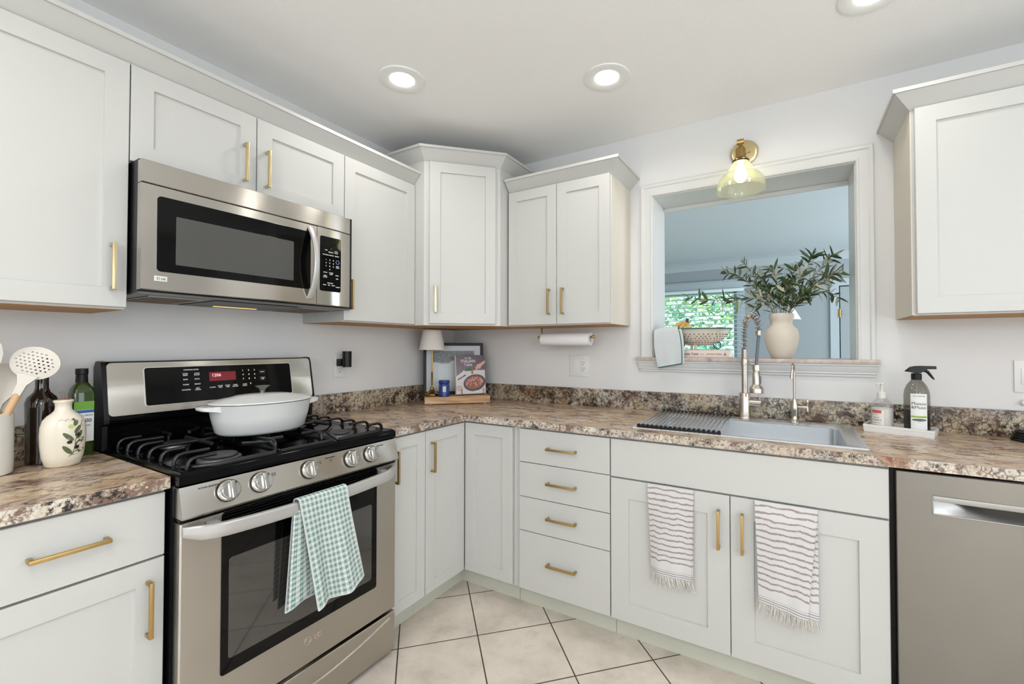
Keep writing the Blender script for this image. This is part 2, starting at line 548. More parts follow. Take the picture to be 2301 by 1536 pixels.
# ------------------------------------------------------------------ mesh builder
ORG = {}
class MB:
    """collects shapes in world coordinates and links them as one mesh object"""
    def __init__(self, xf=None):
        self.v, self.f, self.mi, self.uv = [], [], [], {}
        self.xf = xf
        self.m = 0
    def add(self, vs, fs, xf=None):
        o = len(self.v)
        t = xf or self.xf
        for p in vs:
            p = Vector(p)
            self.v.append(t @ p if t else p)
        for f in fs:
            self.f.append([i + o for i in f])
            self.mi.append(self.m)
        return o
    def box(self, x0, x1, y0, y1, z0, z1, b=0.0, xf=None):
        if x0 > x1: x0, x1 = x1, x0
        if y0 > y1: y0, y1 = y1, y0
        if z0 > z1: z0, z1 = z1, z0
        if b <= 0:
            self.add([(x0, y0, z0), (x1, y0, z0), (x1, y1, z0), (x0, y1, z0), (x0, y0, z1), (x1, y0, z1), (x1, y1, z1), (x0, y1, z1)],
                     [(0, 3, 2, 1), (4, 5, 6, 7), (0, 1, 5, 4), (1, 2, 6, 5), (2, 3, 7, 6), (3, 0, 4, 7)], xf)
            return
        b = min(b, (x1 - x0) * 0.49, (y1 - y0) * 0.49, (z1 - z0) * 0.49)
        bm = bmesh.new()
        bmesh.ops.create_cube(bm, size=1.0)
        for v in bm.verts:
            v.co = Vector(((x0 + x1) / 2 + v.co.x * (x1 - x0), (y0 + y1) / 2 + v.co.y * (y1 - y0), (z0 + z1) / 2 + v.co.z * (z1 - z0)))
        bmesh.ops.bevel(bm, geom=list(bm.edges), offset=b, segments=2, profile=0.6, affect='EDGES')
        self.take(bm, xf)
    def take(self, bm, xf=None):
        bm.verts.ensure_lookup_table()
        bm.verts.index_update()
        self.add([v.co.copy() for v in bm.verts], [[v.index for v in f.verts] for f in bm.faces], xf)
        bm.free()
    def loops(self, loops, close=True, cap0=True, cap1=True, xf=None, ring=True):
        """skin a list of equally long point loops"""
        n = len(loops[0])
        vs = [p for l in loops for p in l]
        fs = []
        for i in range(len(loops) - 1):
            for j in range(n if ring else n - 1):
                k = (j + 1) % n
                fs.append((i * n + j, i * n + k, (i + 1) * n + k, (i + 1) * n + j))
        if cap0: fs.append(tuple(reversed(range(n))))
        if cap1: fs.append(tuple((len(loops) - 1) * n + j for j in range(n)))
        self.add(vs, fs, xf)
    def lathe(self, prof, c=(0, 0, 0), n=32, axis='z', xf=None, cap=True, sy=1.0):
        loops = []
        for r, h in prof:
            l = []
            for j in range(n):
                a = 2 * pi * j / n
                p = (r * cos(a), r * sin(a) * sy, h)
                if axis == 'x': p = (p[2], p[0], p[1])
                elif axis == 'y': p = (p[0], -p[2], p[1])
                l.append(Vector(p) + Vector(c))
            loops.append(l)
        self.loops(loops, cap0=cap, cap1=cap, xf=xf)
    def cyl(self, a, b, r, n=20, r2=None, xf=None):
        self.tube([a, b], r, n, r2=r2, xf=xf)
    def tube(self, pts, r, n=12, r2=None, xf=None, cap=True, radii=None, flat=1.0):
        pts = [Vector(p) for p in pts]
        m = len(pts)
        loops = []
        up = None
        for i, p in enumerate(pts):
            if i == 0: t = pts[1] - pts[0]
            elif i == m - 1: t = pts[-1] - pts[-2]
            else: t = (pts[i + 1] - pts[i]).normalized() + (pts[i] - pts[i - 1]).normalized()
            t.normalize()
            if up is None:
                up = Vector((0, 0, 1)) if abs(t.z) < 0.9 else Vector((1, 0, 0))
            s = t.cross(up)
            if s.length < 1e-6: s = Vector((1, 0, 0))
            s.normalize()
            up = s.cross(t).normalized()
            rr = radii[i] if radii else (r if r2 is None else r + (r2 - r) * i / (m - 1))
            loops.append([p + s * (rr * cos(2 * pi * j / n)) + up * (rr * flat * sin(2 * pi * j / n)) for j in range(n)])
        self.loops(loops, cap0=cap, cap1=cap, xf=xf)
    def prism(self, poly, a, b, axis='x', xf=None):
        """poly: 2-D outline; extruded along an axis from a to b"""
        def P(p, t):
            if axis == 'x': return (t, p[0], p[1])
            if axis == 'y': return (p[0], t, p[1])
            return (p[0], p[1], t)
        self.loops([[P(p, a) for p in poly], [P(p, b) for p in poly]], xf=xf)
    def sphere(self, c, r, n=16, xf=None, sz=1.0):
        m = n // 2
        self.lathe([(max(1e-4, r * sin(pi * i / m)), -r * sz * cos(pi * i / m)) for i in range(m + 1)], c, n, xf=xf)
    def build(self, name, mat, parent=None, smooth=True, origin=None, angle=35):
        me = bpy.data.meshes.new(name)
        if parent is not None:
            o0 = ORG[parent]
        elif origin is not None:
            o0 = Vector(origin)
        else:
            lo = [min(v[i] for v in self.v) for i in range(3)]
            hi = [max(v[i] for v in self.v) for i in range(3)]
            o0 = Vector(((lo[0] + hi[0]) / 2, (lo[1] + hi[1]) / 2, lo[2]))
        me.from_pydata([v - o0 for v in self.v], [], self.f)
        if self.uv:
            l = me.uv_layers.new(name='UVMap')
            for poly in me.polygons:
                for li in poly.loop_indices:
                    l.data[li].uv = self.uv.get(me.loops[li].vertex_index, (0, 0))
        mats = mat if isinstance(mat, (list, tuple)) else [mat]
        for k in mats:
            me.materials.append(M[k] if isinstance(k, str) else k)
        for p, i in zip(me.polygons, self.mi):
            p.material_index = i
        bm = bmesh.new()
        bm.from_mesh(me)
        bmesh.ops.recalc_face_normals(bm, faces=bm.faces)
        bm.to_mesh(me)
        bm.free()
        if smooth:
            for p in me.polygons: p.use_smooth = True
            me.set_sharp_from_angle(angle=radians(angle))
        o = bpy.data.objects.new(name, me)
        COL.objects.link(o)
        if parent is not None:
            o.parent = parent
            ORG[o] = o0
        else:
            o.location = o0
            ORG[o] = o0
        return o

def thing(name, label, cat, loc, group=None):
    o = bpy.data.objects.new(name, None)
    o.empty_display_size = 0.05
    COL.objects.link(o)
    o.location = loc
    ORG[o] = Vector(loc)
    o['label'] = label
    o['category'] = cat
    if group: o['group'] = group
    return o

def tag(o, label, cat, group=None, kind=None):
    o['label'] = label
    o['category'] = cat
    if group: o['group'] = group
    if kind: o['kind'] = kind
    return o

def struct(o):
    o['kind'] = 'structure'
    return o

def frame(origin, u, out):
    """local x = along u, local y = outward, local z = up"""
    u = Vector(u).normalized(); w = Vector(out).normalized(); z = Vector((0, 0, 1))
    m = Matrix(((u.x, w.x, z.x, origin[0]), (u.y, w.y, z.y, origin[1]), (u.z, w.z, z.z, origin[2]), (0, 0, 0, 1)))
    return m

def text(s, size, xf, mat, parent, name='lettering', depth=0.0003, bold=0.0, align='CENTER', sx=1.0):
    """flat lettering: xf maps local x (reading direction), z (up), y (outward)"""
    c = bpy.data.curves.new('t', 'FONT')
    c.body = s
    c.size = size
    c.align_x = align
    c.extrude = depth
    c.offset = bold
    c.resolution_u = 3
    ob = bpy.data.objects.new('t', c)
    COL.objects.link(ob)
    dg = bpy.context.evaluated_depsgraph_get()
    me = bpy.data.meshes.new_from_object(ob.evaluated_get(dg))
    bpy.data.objects.remove(ob)
    bpy.data.curves.remove(c)
    mb = MB()
    mb.add([xf @ Vector((v.co.x * sx, v.co.z, v.co.y)) for v in me.vertices], [list(p.vertices) for p in me.polygons])
    bpy.data.meshes.remove(me)
    return mb if parent is None else mb.build(name, mat, parent, smooth=False)

def texts(items, mat, parent, name='lettering', xf=None):
    """several strings gathered in one printed layer; items: (string, size, x, z[, y])"""
    tot = MB()
    for it in items:
        s, size, x, z = it[:4]
        t = text(s, size, xf @ Matrix.Translation((x, 0.0004, z)), mat, None, bold=(it[4] if len(it) > 4 else 0))
        tot.add(t.v, t.f)
    return tot.build(name, mat, parent, smooth=False)

# frames of the two cabinet walls
def FL(x, y, z=0.0):      # left wall: local x runs along +y, outward is +x
    return frame((x, y, z), (0, 1, 0), (1, 0, 0))
def FB(x, y, z=0.0):      # window wall: local x runs along +x, outward is -y
    return frame((x, y, z), (1, 0, 0), (0, -1, 0))

ZC = 2.4619
# ------------------------------------------------------------------ room shell
mb = MB(); mb.box(-0.12, 4.5, -4.6, 0.0, -0.1, 0.0)
struct(mb.build('floor', 'tile', smooth=False, origin=(0, 0, 0)))
mb = MB(); mb.box(-0.12, 4.5, -4.6, 0.24, ZC, ZC + 0.12)
struct(mb.build('ceiling', 'ceiling', smooth=False))
mb = MB(); mb.box(-0.12, 0.0, -4.6, 0.24, 0, ZC)
struct(mb.build('wall_left', 'wall', smooth=False))
WX0, WX1, WZ0, WZ1 = 1.4545, 2.3675, 1.2085, 2.1005
mb = MB()
mb.box(0.0, WX0 - 0.012, 0.0, 0.24, 0, ZC)
mb.box(WX1 + 0.012, 4.5, 0.0, 0.24, 0, ZC)
mb.box(WX0 - 0.012, WX1 + 0.012, 0.0, 0.24, 0, WZ0 - 0.022)
mb.box(WX0 - 0.012, WX1 + 0.012, 0.0, 0.24, WZ1 + 0.012, ZC)
struct(mb.build('wall_back', 'wall', smooth=False))
mb = MB()
xs_ = [-0.12, .75, 1.35, 1.90, 2.50, 3.05, 3.65, 4.5]  # unseen openings, invented for the rear fill lights
for k in range(0, 8, 2): mb.box(xs_[k], xs_[k + 1], -4.72, -4.6, 0, ZC)
for k in range(1, 7, 2): mb.box(xs_[k], xs_[k + 1], -4.72, -4.6, 0, 0.35); mb.box(xs_[k], xs_[k + 1], -4.72, -4.6, 2.25, ZC)
struct(mb.build('wall_rear', 'wall', smooth=False))
mb = MB()
ys_ = [-4.6, -3.425, -2.875, -2.425, -1.875, -1.425, -.875, .24]  # unseen openings, spaced to reflect as vertical bands in the steel
for k in range(0, 8, 2): mb.box(4.5, 4.62, ys_[k], ys_[k + 1], 0, ZC)
for k in range(1, 7, 2): mb.box(4.5, 4.62, ys_[k], ys_[k + 1], 0, 0.35); mb.box(4.5, 4.62, ys_[k], ys_[k + 1], 2.25, ZC)
struct(mb.build('wall_right', 'wall', smooth=False))

# pass-through window in the back wall: jamb, casing, marble sill, moulded apron
win = bpy.data.objects.new('window_1', None); COL.objects.link(win)
win.location = (1.911, 0, WZ0); ORG[win] = Vector(win.location); win['kind'] = 'structure'
mb = MB()
mb.box(WX0 - 0.012, WX0, 0.001, 0.245, WZ0, WZ1 + 0.012)
mb.box(WX1, WX1 + 0.012, 0.001, 0.245, WZ0, WZ1 + 0.012)
mb.box(WX0, WX1, 0.001, 0.245, WZ1, WZ1 + 0.012)
mb.box(WX0, WX1, 0.235, 0.255, WZ1 - 0.022, WZ1, 0.002)      # stop along the far edge of the head
mb.build('jamb', 'trim', win, smooth=False)
# casing: mitred profile swept round three sides
prof = [(0.0, 0.010), (0.004, 0.014), (0.010, 0.014), (0.012, 0.011), (0.044, 0.013), (0.050, 0.018), (0.062, 0.019), (0.066, 0.016), (0.067, 0.0)]
def casing(mb, x0, x1, z0, z1, y0, s=-1, w=1.0):
    A = [(x0, z0), (x0, z1), (x1, z1), (x1, z0)]
    D = [(-1, 0), (-1, 1), (1, 1), (1, 0)]
    loops = []
    for (x, z), (dx, dz) in zip(A, D):
        l = [(x + dx * (0.004 + p * w), y0 + s * t, z + dz * (0.004 + p * w)) for p, t in prof]
        l.append((x + dx * 0.004, y0, z + dz * 0.004))
        loops.append(l)
    mb.loops(loops)
mb = MB(); casing(mb, WX0, WX1, WZ0, WZ1, 0.0)
mb.build('casing', 'trim', win, angle=20)
mb = MB(); mb.box(1.3605, 2.4500, -0.034, 0.250, WZ0 - 0.0195, WZ0, 0.003)
mb.build('marble_sill', 'marble', win)
mb = MB()
ap = [(0.0, -0.02), (-0.028, -0.02), (-0.028, -0.027), (-0.024, -0.030), (-0.021, -0.046), (-0.016, -0.058), (-0.016, -0.064), (-0.010, -0.068), (-0.010, -0.077), (0.0, -0.077)]
l0, l1 = [], []
for y, z in ap:
    k = (-y) * 0.55
    l0.append((1.3835 - k, y, WZ0 + z)); l1.append((2.4310 + k, y, WZ0 + z))
mb.loops([l0, l1])
mb.build('apron', 'trim', win, angle=20)

# ------------------------------------------------------------------ neighbouring room
FY = 4.0; FZ = 2.44
mb = MB(); mb.box(-2.0, 5.0, 0.24, FY + .3, -0.1, 0.0)
o = struct(mb.build('floor', simple('far_room_floor', srgb(206, 200, 190), 0.4), smooth=False))
mb = MB(); mb.box(-2.0, 5.0, 0.24, FY + .3, FZ, FZ + 0.1)
struct(mb.build('ceiling', 'farc', smooth=False))
mb = MB(); mb.box(-2.1, -2.0, 0.24, FY, 0, FZ)
struct(mb.build('wall_far_left', 'far', smooth=False))
mb = MB()
mb.box(5.0, 5.1, 0.24, 0.9, 0, FZ); mb.box(5.0, 5.1, 3.5, FY + .3, 0, FZ); mb.box(5.0, 5.1, 0.9, 3.5, 0, 0.8); mb.box(5.0, 5.1, 0.9, 3.5, 2.4, FZ)  # side opening invented for the far room fill light
struct(mb.build('wall_far_right', 'far', smooth=False))
mb = MB()
mb.box(-2.0, 0.20, FY, FY + .12, 0, FZ)
mb.box(1.49, 5.0, FY, FY + .12, 0, FZ)
mb.box(0.20, 1.49, FY, FY + .12, 0, 0.62)
mb.box(0.20, 1.49, FY, FY + .12, 2.045, FZ)
struct(mb.build('wall_far', 'far', smooth=False))
# crown moulding of the far room
cp = [(0, -0.115), (-0.012, -0.115), (-0.016, -0.09), (-0.035, -0.06), (-0.06, -0.03), (-0.066, -0.022), (-0.085, -0.018), (-0.085, 0), (0, 0)]
mb = MB(); mb.prism([(FY + y, FZ + z) for y, z in cp], -2.0, 5.0, 'x')
struct(mb.build('trim_1', 'fart', angle=20))
# window of the far room
w2 = bpy.data.objects.new('window_2', None); COL.objects.link(w2); w2.location = (0.845, FY, 0.62); ORG[w2] = Vector(w2.location); w2['kind'] = 'structure'
mb = MB()
for x0, x1 in ((0.10, 0.20), (1.49, 1.59)): mb.box(x0, x1, FY - 0.02, FY, 0.5, 2.15)
mb.box(0.08, 1.61, FY - 0.024, FY, 2.045, 2.152, 0.003)
mb.box(0.06, 1.63, FY - 0.045, FY, 2.152, 2.166, 0.003)
mb.box(0.06, 1.63, FY - 0.024, FY, 0.55, 0.62, 0.003)
mb.build('casing', 'fart', w2)
mb = MB()
for x0, x1 in ((0.20, 0.245), (1.445, 1.49)): mb.box(x0, x1, FY + 0.06, FY + 0.10, 0.62, 2.045)
for z in (0.62, 2.0): mb.box(0.20, 1.49, FY + 0.06, FY + 0.10, z, z + 0.045)
mb.build('sash', 'fart', w2, smooth=False)
mb = MB(); mb.box(0.245, 1.445, FY + 0.078, FY + 0.082, 0.66, 2.0)
mb.build('glass', glassy('window_glass', (0.9, 0.98, 0.98)), w2, smooth=False)
bl = thing('window_blind', 'white slatted blind hanging in the far room window', 'blind', (0.845, FY - 0.058, 0.70))
mb = MB(); mb.box(0.085, 1.582, FY - 0.088, FY - 0.026, 2.003, 2.043, 0.004)
mb.build('headrail', 'blind', bl)
for k in range(23):
    z = 1.975 - k * 0.0575
    mb = MB()
    c = Matrix.Translation((0, FY - 0.058, z)) @ Matrix.Rotation(radians(-9), 4, 'X')
    mb.box(0.09, 1.577, -0.026, 0.026, -0.0016, 0.0016, 0, c)
    mb.build('slat', 'blind', bl, smooth=False)
mb = MB()
for x in (0.40, 0.85, 1.35):
    mb.box(x - .0015, x + .0015, FY - 0.087, FY - 0.085, 0.70, 2.02); mb.box(x - .0015, x + .0015, FY - 0.031, FY - 0.029, 0.70, 2.02)
mb.build('ladder_cord', 'blind', bl, smooth=False)
# door in the far wall, seen edge-on at the right of the opening
d1 = bpy.data.objects.new('door_1', None); COL.objects.link(d1); d1.location = (3.03, FY, 0); ORG[d1] = Vector(d1.location); d1['kind'] = 'structure'
mb = MB()
mb.box(2.535, 2.625, FY - 0.022, FY, 0, 2.005); mb.box(3.43, 3.52, FY - 0.022, FY, 0, 2.005); mb.box(2.535, 3.52, FY - 0.022, FY, 2.005, 2.095)
mb.build('casing', 'fart', d1, smooth=False)
mb = MB(); mb.box(2.637, 3.425, FY - 0.008, FY - 0.001, 0.01, 1.992)
mb.build('door_leaf', 'far', d1, smooth=False)
for z in (1.67, 1.0, 0.25):
    mb = MB(); mb.cyl((2.631, FY - 0.026, z - 0.05), (2.631, FY - 0.026, z + 0.05), 0.009); mb.box(2.617, 2.648, FY - 0.027, FY - 0.02, z - 0.045, z + 0.045)
    mb.build('hinge', 'abrass', d1)
mb = MB(); mb.box(2.625, 2.634, FY - 0.012, FY - 0.003, 0.0, 2.0); mb.box(2.625, 3.43, FY - 0.012, FY - 0.003, 1.996, 2.006)
mb.build('door_gap', 'blkpl', d1, smooth=False)
# lamp standing in the far room, only its shade shows beside the vase
fl = thing('floor_lamp', 'white cone lamp shade of a lamp standing in the far room behind the vase', 'lamp', (2.112, 3.2, 0))
mb = MB(); mb.lathe([(0.105, 1.565), (0.035, 1.70)], (2.112, 3.2, 0), 32, cap=False); mb.build('lamp_shade', 'pshade', fl)
mb = MB(); mb.cyl((2.112, 3.2, 0.02), (2.112, 3.2, 1.66), 0.009); mb.lathe([(0.12, 0), (0.12, 0.015), (0.02, 0.03)], (2.112, 3.2, 0), 32); mb.build('pole', 'abrass', fl)

# garden foliage beyond the far window: one mass of leaves nobody could count
random.seed(5)
mb = MB()
for k in range(9000):
    x = random.uniform(-1.6, 3.2); z = random.uniform(0.0, 3.4); y = 5.6 + random.uniform(0, 1.6) + 0.25 * sin(x * 3) * cos(z * 2.3)
    a = random.uniform(0, 2 * pi); t = random.uniform(-0.9, 0.9); s = random.uniform(0.035, 0.085)
    xf = Matrix.Translation((x, y, z)) @ Matrix.Rotation(a, 4, 'Z') @ Matrix.Rotation(t, 4, 'X') @ Matrix.Rotation(random.uniform(-1, 1), 4, 'Y')
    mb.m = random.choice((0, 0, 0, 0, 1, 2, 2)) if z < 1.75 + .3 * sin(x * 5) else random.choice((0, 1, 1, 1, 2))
    mb.add([(-s, 0, 0), (0, s * .15, -s * .5), (s, 0, 0), (0, s * .15, s * .5)], [(0, 1, 2, 3)], xf)
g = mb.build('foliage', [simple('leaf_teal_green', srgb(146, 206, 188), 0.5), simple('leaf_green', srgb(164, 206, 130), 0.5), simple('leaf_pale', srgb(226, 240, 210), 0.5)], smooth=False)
tag(g, 'bright green garden leaves seen through the far window blind', 'foliage', kind='stuff')
mb = MB(); mb.box(-6, 8, FY + .3, 14, -0.25, -0.15)
struct(mb.build('ground', simple('garden_grass', srgb(110, 150, 80), 0.9, vary=0.3), smooth=False))

# ------------------------------------------------------------------ cabinets
def door_mesh(w, h, T=0.019, st=0.057, slab=False, xf=None):
    """shaker (or slab) front: local x 0..w, z 0..h, y 0..T outward"""
    mb = MB()
    def L(i, d): return [(i, d, i), (w - i, d, i), (w - i, d, h - i), (i, d, h - i)]
    lp = [L(0, 0), L(0, T - 0.0016), L(0.0016, T)]
    if not slab:
        lp += [L(st, T), L(st + 0.0012, T - 0.0075)]
    mb.loops(lp, xf=xf)
    return mb
def pull(p0, p1, out, parent, mat='brass', t=0.0095, st=0.030):
    """square bar pull from p0 to p1 standing off along out"""
    p0, p1, out = Vector(p0), Vector(p1), Vector(out).normalized()
    u = (p1 - p0).normalized(); L = (p1 - p0).length; w = u.cross(out)
    m = Matrix(((u.x, out.x, w.x, p0.x), (u.y, out.y, w.y, p0.y), (u.z, out.z, w.z, p0.z), (0, 0, 0, 1)))
    mb = MB()
    mb.box(0, L, st - t, st, -t / 2, t / 2, 0.0012, m)
    mb.box(0, t, 0.0, st - t / 2, -t / 2, t / 2, 0.0012, m)
    mb.box(L - t, L, 0.0, st - t / 2, -t / 2, t / 2, 0.0012, m)
    return mb.build('handle', mat, parent)

ZUB, ZUD, ZUT = 1.3841, 1.3899, 2.1604
FU = 0.321; BU = 0.3015      # face of upper doors / of upper boxes
G = 0.0016                   # half gap between fronts
def upper_box(parent, x0, x1, y0, y1, z0, z1, under=True):
    mb = MB(); mb.box(x0, x1, y0, y1, z0 + 0.004, z1)
    mb.build('body', 'cabside', parent, smooth=False)
def crown(parent, path, z=2.1604, closed_ends=True):
    """flat angled crown with a square top lip; path = list of (x, y, outx, outy) mitre points, starting at the bottom edge"""
    sec = [(-0.004, -0.004), (0.0, -0.004), (0.052, 0.052), (0.060, 0.052), (0.060, 0.066), (0.046, 0.066), (-0.004, 0.012)]
    mb = MB()
    mb.loops([[(x + ox * a, y + oy * a, z + b) for a, b in sec] for x, y, ox, oy in path])
    return mb.build('crown_moulding', 'cab', parent, angle=15)

# tall-run left of the microwave
yr0, yr1 = -1.8888, -1.1262
c = thing('wall_cabinet', 'large white wall cabinet left of the microwave', 'cabinet', (0.16, -2.34, ZUB))
mb = MB(); mb.box(0.002, BU, -2.80, yr0 - 0.001, ZUB, ZUT); mb.build('body', 'cab', c, smooth=False)
mb = MB(); mb.box(0.003, BU - .002, -2.798, yr0 - 0.003, ZUB - 0.0015, ZUB + .001); mb.build('underside', 'cabwood', c, smooth=False)
for a, b in ((-2.80, -2.345), (-2.345, yr0)):
    d = door_mesh(b - a - 2 * G, ZUT - ZUD - 0.002, xf=FL(BU, a + G, ZUD)).build('door', 'cab', c)
pull((FU, -1.928, 1.441), (FU, -1.928, 1.583), (1, 0, 0), d, 'paleb')
crown(c, [(BU, -2.80, 1, 0), (BU, yr0, 1, 0)])

c = thing('wall_cabinet', 'short white two-door wall cabinet above the microwave', 'cabinet', (0.16, -1.51, 1.85))
mb = MB(); mb.box(0.002, BU, yr0 + 0.001, yr1 - 0.001, 1.85, ZUT); mb.build('body', 'cab', c, smooth=False)
for a, b, hy in ((yr0, -1.5126, -1.5587), (-1.5126, yr1, -1.4775)):
    d = door_mesh(b - a - 2 * G, ZUT - 1.853 - 0.002, xf=FL(BU, a + G, 1.853)).build('door', 'cab', c)
    pull((FU, hy, 1.893), (FU, hy, 2.037), (1, 0, 0), d, 'paleb')
crown(c, [(BU, yr0, 1, 0), (BU, yr1, 1, 0)])

c = thing('wall_cabinet', 'white single-door wall cabinet right of the microwave', 'cabinet', (0.16, -0.905, ZUB))
mb = MB(); mb.box(0.002, BU, yr1 + 0.001, -0.6845, ZUB, ZUT); mb.build('body', 'cab', c, smooth=False)
mb = MB(); mb.box(0.003, BU - .002, yr1 + 0.003, -0.687, ZUB - 0.0015, ZUB + .001); mb.build('underside', 'cabwood', c, smooth=False)
d = door_mesh(-0.6845 - yr1 - 2 * G, ZUT - ZUD - 0.002, xf=FL(BU, yr1 + G, ZUD)).build('door', 'cab', c)
pull((FU, -1.098, 1.441), (FU, -1.098, 1.581), (1, 0, 0), d)
crown(c, [(BU, yr1, 1, 0), (BU, -0.6845, 1, 0)])

# diagonal corner cabinet, taller than its neighbours
cc = thing('corner_cabinet', 'tall white diagonal wall cabinet in the corner', 'cabinet', (0.3, -0.3, ZUB))
S, Dp = 0.683, 0.385
poly = [(0.002, -0.002), (0.002, -S), (Dp, -S), (S, -Dp), (S, -0.002)]
ZT2 = 2.285
mb = MB(); mb.prism(poly, ZUB, ZT2, 'z'); mb.build('body', 'cab', cc, smooth=False)
poly2 = [(0.004, -0.004), (0.004, -S + .002), (Dp - .002, -S + .002), (S - .002, -Dp + .002), (S - .002, -0.004)]
mb = MB(); mb.prism(poly2, ZUB - 0.0015, ZUB + .001, 'z'); mb.build('underside', 'cabwood', cc, smooth=False)
dl = sqrt(2) * (S - Dp); iq = 1 / sqrt(2)
fd = frame((Dp + iq * 0.030, -S + iq * 0.030, ZUD + 0.004), (1, 1, 0), (1, -1, 0))
d = door_mesh(dl - 0.060, ZT2 - ZUD - 0.010, xf=fd).build('door', 'cab', cc)
hp = fd @ Vector((0.032, 0.019, 0.058)); hq = fd @ Vector((0.032, 0.019, 0.205))
pull(hp, hq, (iq, -iq, 0), d, 'paleb')
t8 = math.tan(radians(22.5))
crown(cc, [(0.002, -S, 0, -1), (Dp, -S, t8, -1), (S, -Dp, 1, -t8), (S, -0.002, 1, 0)], z=ZT2)

c = thing('wall_cabinet', 'white two-door wall cabinet between the corner and the window', 'cabinet', (1.0, -0.16, ZUB))
X0, X1 = 0.6945, 1.3165
mb = MB(); mb.box(X0 - 0.008, X1, -BU, -0.002, ZUB, ZUT); mb.build('body', 'cab', c, smooth=False)
mb = MB(); mb.box(X1, X1 + 0.004, -BU + 0.001, -0.002, ZUB + .001, ZUT - 0.004); mb.build('side_panel', 'cabside', c, smooth=False)
mb = MB(); mb.box(X0, X1 - .003, -BU + .003, -0.004, ZUB - 0.0015, ZUB + .001); mb.build('underside', 'cabwood', c, smooth=False)
for a, b, hx in ((X0, 1.0094, 0.9672), (1.0094, X1, 1.0512)):
    d = door_mesh(b - a - 2 * G, ZUT - ZUD - 0.002, xf=FB(a + G, -BU, ZUD)).build('door', 'cab', c)
    pull((hx, -FU, 1.442), (hx, -FU, 1.583), (0, -1, 0), d)
crown(c, [(X0, -BU, 0, -1), (X1 + .002, -BU, 1, -1), (X1 + .002, -0.002, 1, 0)])

c = thing('wall_cabinet', 'white wall cabinet to the right of the window', 'cabinet', (2.9, -0.16, ZUB))
X0 = 2.5113
mb = MB(); mb.box(X0, 3.40, -BU, -0.002, ZUB, ZUT); mb.build('body', 'cab', c, smooth=False)
mb = MB(); mb.box(X0 - 0.004, X0, -BU + 0.001, -0.002, ZUB + .001, ZUT - 0.004); mb.build('side_panel', 'cabside', c, smooth=False)
mb = MB(); mb.box(X0 + .003, 3.397, -BU + .003, -0.004, ZUB - 0.0015, ZUB + .001); mb.build('underside', 'cabwood', c, smooth=False)
for a, b in ((X0 + 0.006, 2.95), (2.95, 3.40)):
    d = door_mesh(b - a - 2 * G, ZUT - ZUD - 0.002, st=0.060, xf=FB(a + G, -BU, ZUD)).build('door', 'cab', c)
crown(c, [(X0 - .002, -0.002, -1, 0), (X0 - .002, -BU, -1, -1), (3.40, -BU, 0, -1)])

# ---- base cabinets
FD = 0.6308; BX = 0.6113; ZB, ZT = 0.108, 0.8717; ZCT = 0.8821; TK = 0.5542
def base_body(parent, x0, x1, y0, y1):
    mb = MB(); mb.box(x0, x1, y0, y1, 0.10, ZCT - 0.0015)
    return mb.build('body', 'cab', parent, smooth=False)
c = thing('base_cabinet', 'white base cabinet with drawer over door left of the range', 'cabinet', (0.3, -2.3, 0))
base_body(c, 0.002, BX, -2.72, yr0 - 0.004)
mb = MB(); mb.box(0.002, TK, -2.72, yr0 - 0.004, 0.0, 0.10); mb.build('toe_kick', 'toe', c, smooth=False)
ye = yr0 - 0.006
d = door_mesh(ye + 2.31 - G, ZT - 0.7047, slab=True, xf=FL(BX, -2.31, 0.7047)).build('drawer', 'cab', c)
pull((FD, -2.148, 0.790), (FD, -2.011, 0.790), (1, 0, 0), d)
d = door_mesh(ye + 2.31 - G, 0.6985 - ZB, st=0.060, xf=FL(BX, -2.31, ZB)).build('door', 'cab', c)
pull((FD, -1.932, 0.503), (FD, -1.932, 0.648), (1, 0, 0), d)
door_mesh(0.40, ZT - 0.7047, slab=True, xf=FL(BX, -2.716, 0.7047)).build('drawer', 'cab', c)
door_mesh(0.40, 0.6985 - ZB, st=0.060, xf=FL(BX, -2.716, ZB)).build('door', 'cab', c)

c = thing('base_cabinet', 'narrow white base cabinet just right of the range', 'cabinet', (0.3, -1.02, 0))
base_body(c, 0.002, BX, yr1 + 0.004, -0.915)
mb = MB(); mb.box(0.002, TK, yr1 + .004, -0.915, 0.0, 0.10); mb.build('toe_kick', 'toe', c, smooth=False)
d = door_mesh(-0.9125 - yr1 - 0.006, ZT - ZB, st=0.052, xf=FL(BX, yr1 + 0.004, ZB)).build('door', 'cab', c)
pull((FD, -1.098, 0.678), (FD, -1.098, 0.818), (1, 0, 0), d)

c = thing('corner_base_cabinet', 'white corner base cabinet with folding door pair', 'cabinet', (0.45, -0.45, 0))
mb = MB(); mb.prism([(0.002, -0.002), (0.002, -0.9135), (BX, -0.9135), (BX, -BX), (0.9255, -BX), (0.9255, -0.002)], 0.10, ZCT - 0.0015, 'z'); mb.build('body', 'cab', c, smooth=False)
mb = MB(); mb.prism([(0.002, -0.002), (0.002, -0.9135), (TK, -0.9135), (TK, -TK), (0.9255, -TK), (0.9255, -0.002)], 0.0, 0.10, 'z'); mb.build('toe_kick', 'toe', c, smooth=False)
d = door_mesh(-0.6325 + 0.9105, ZT - ZB, st=0.056, xf=FL(BX, -0.9105, ZB)).build('door', 'cab', c)
pull((FD, -0.8765, 0.674), (FD, -0.8765, 0.816), (1, 0, 0), d)
door_mesh(0.9255 - 0.6325, ZT - ZB, st=0.058, xf=FB(0.6325, -BX, ZB)).build('door', 'cab', c)

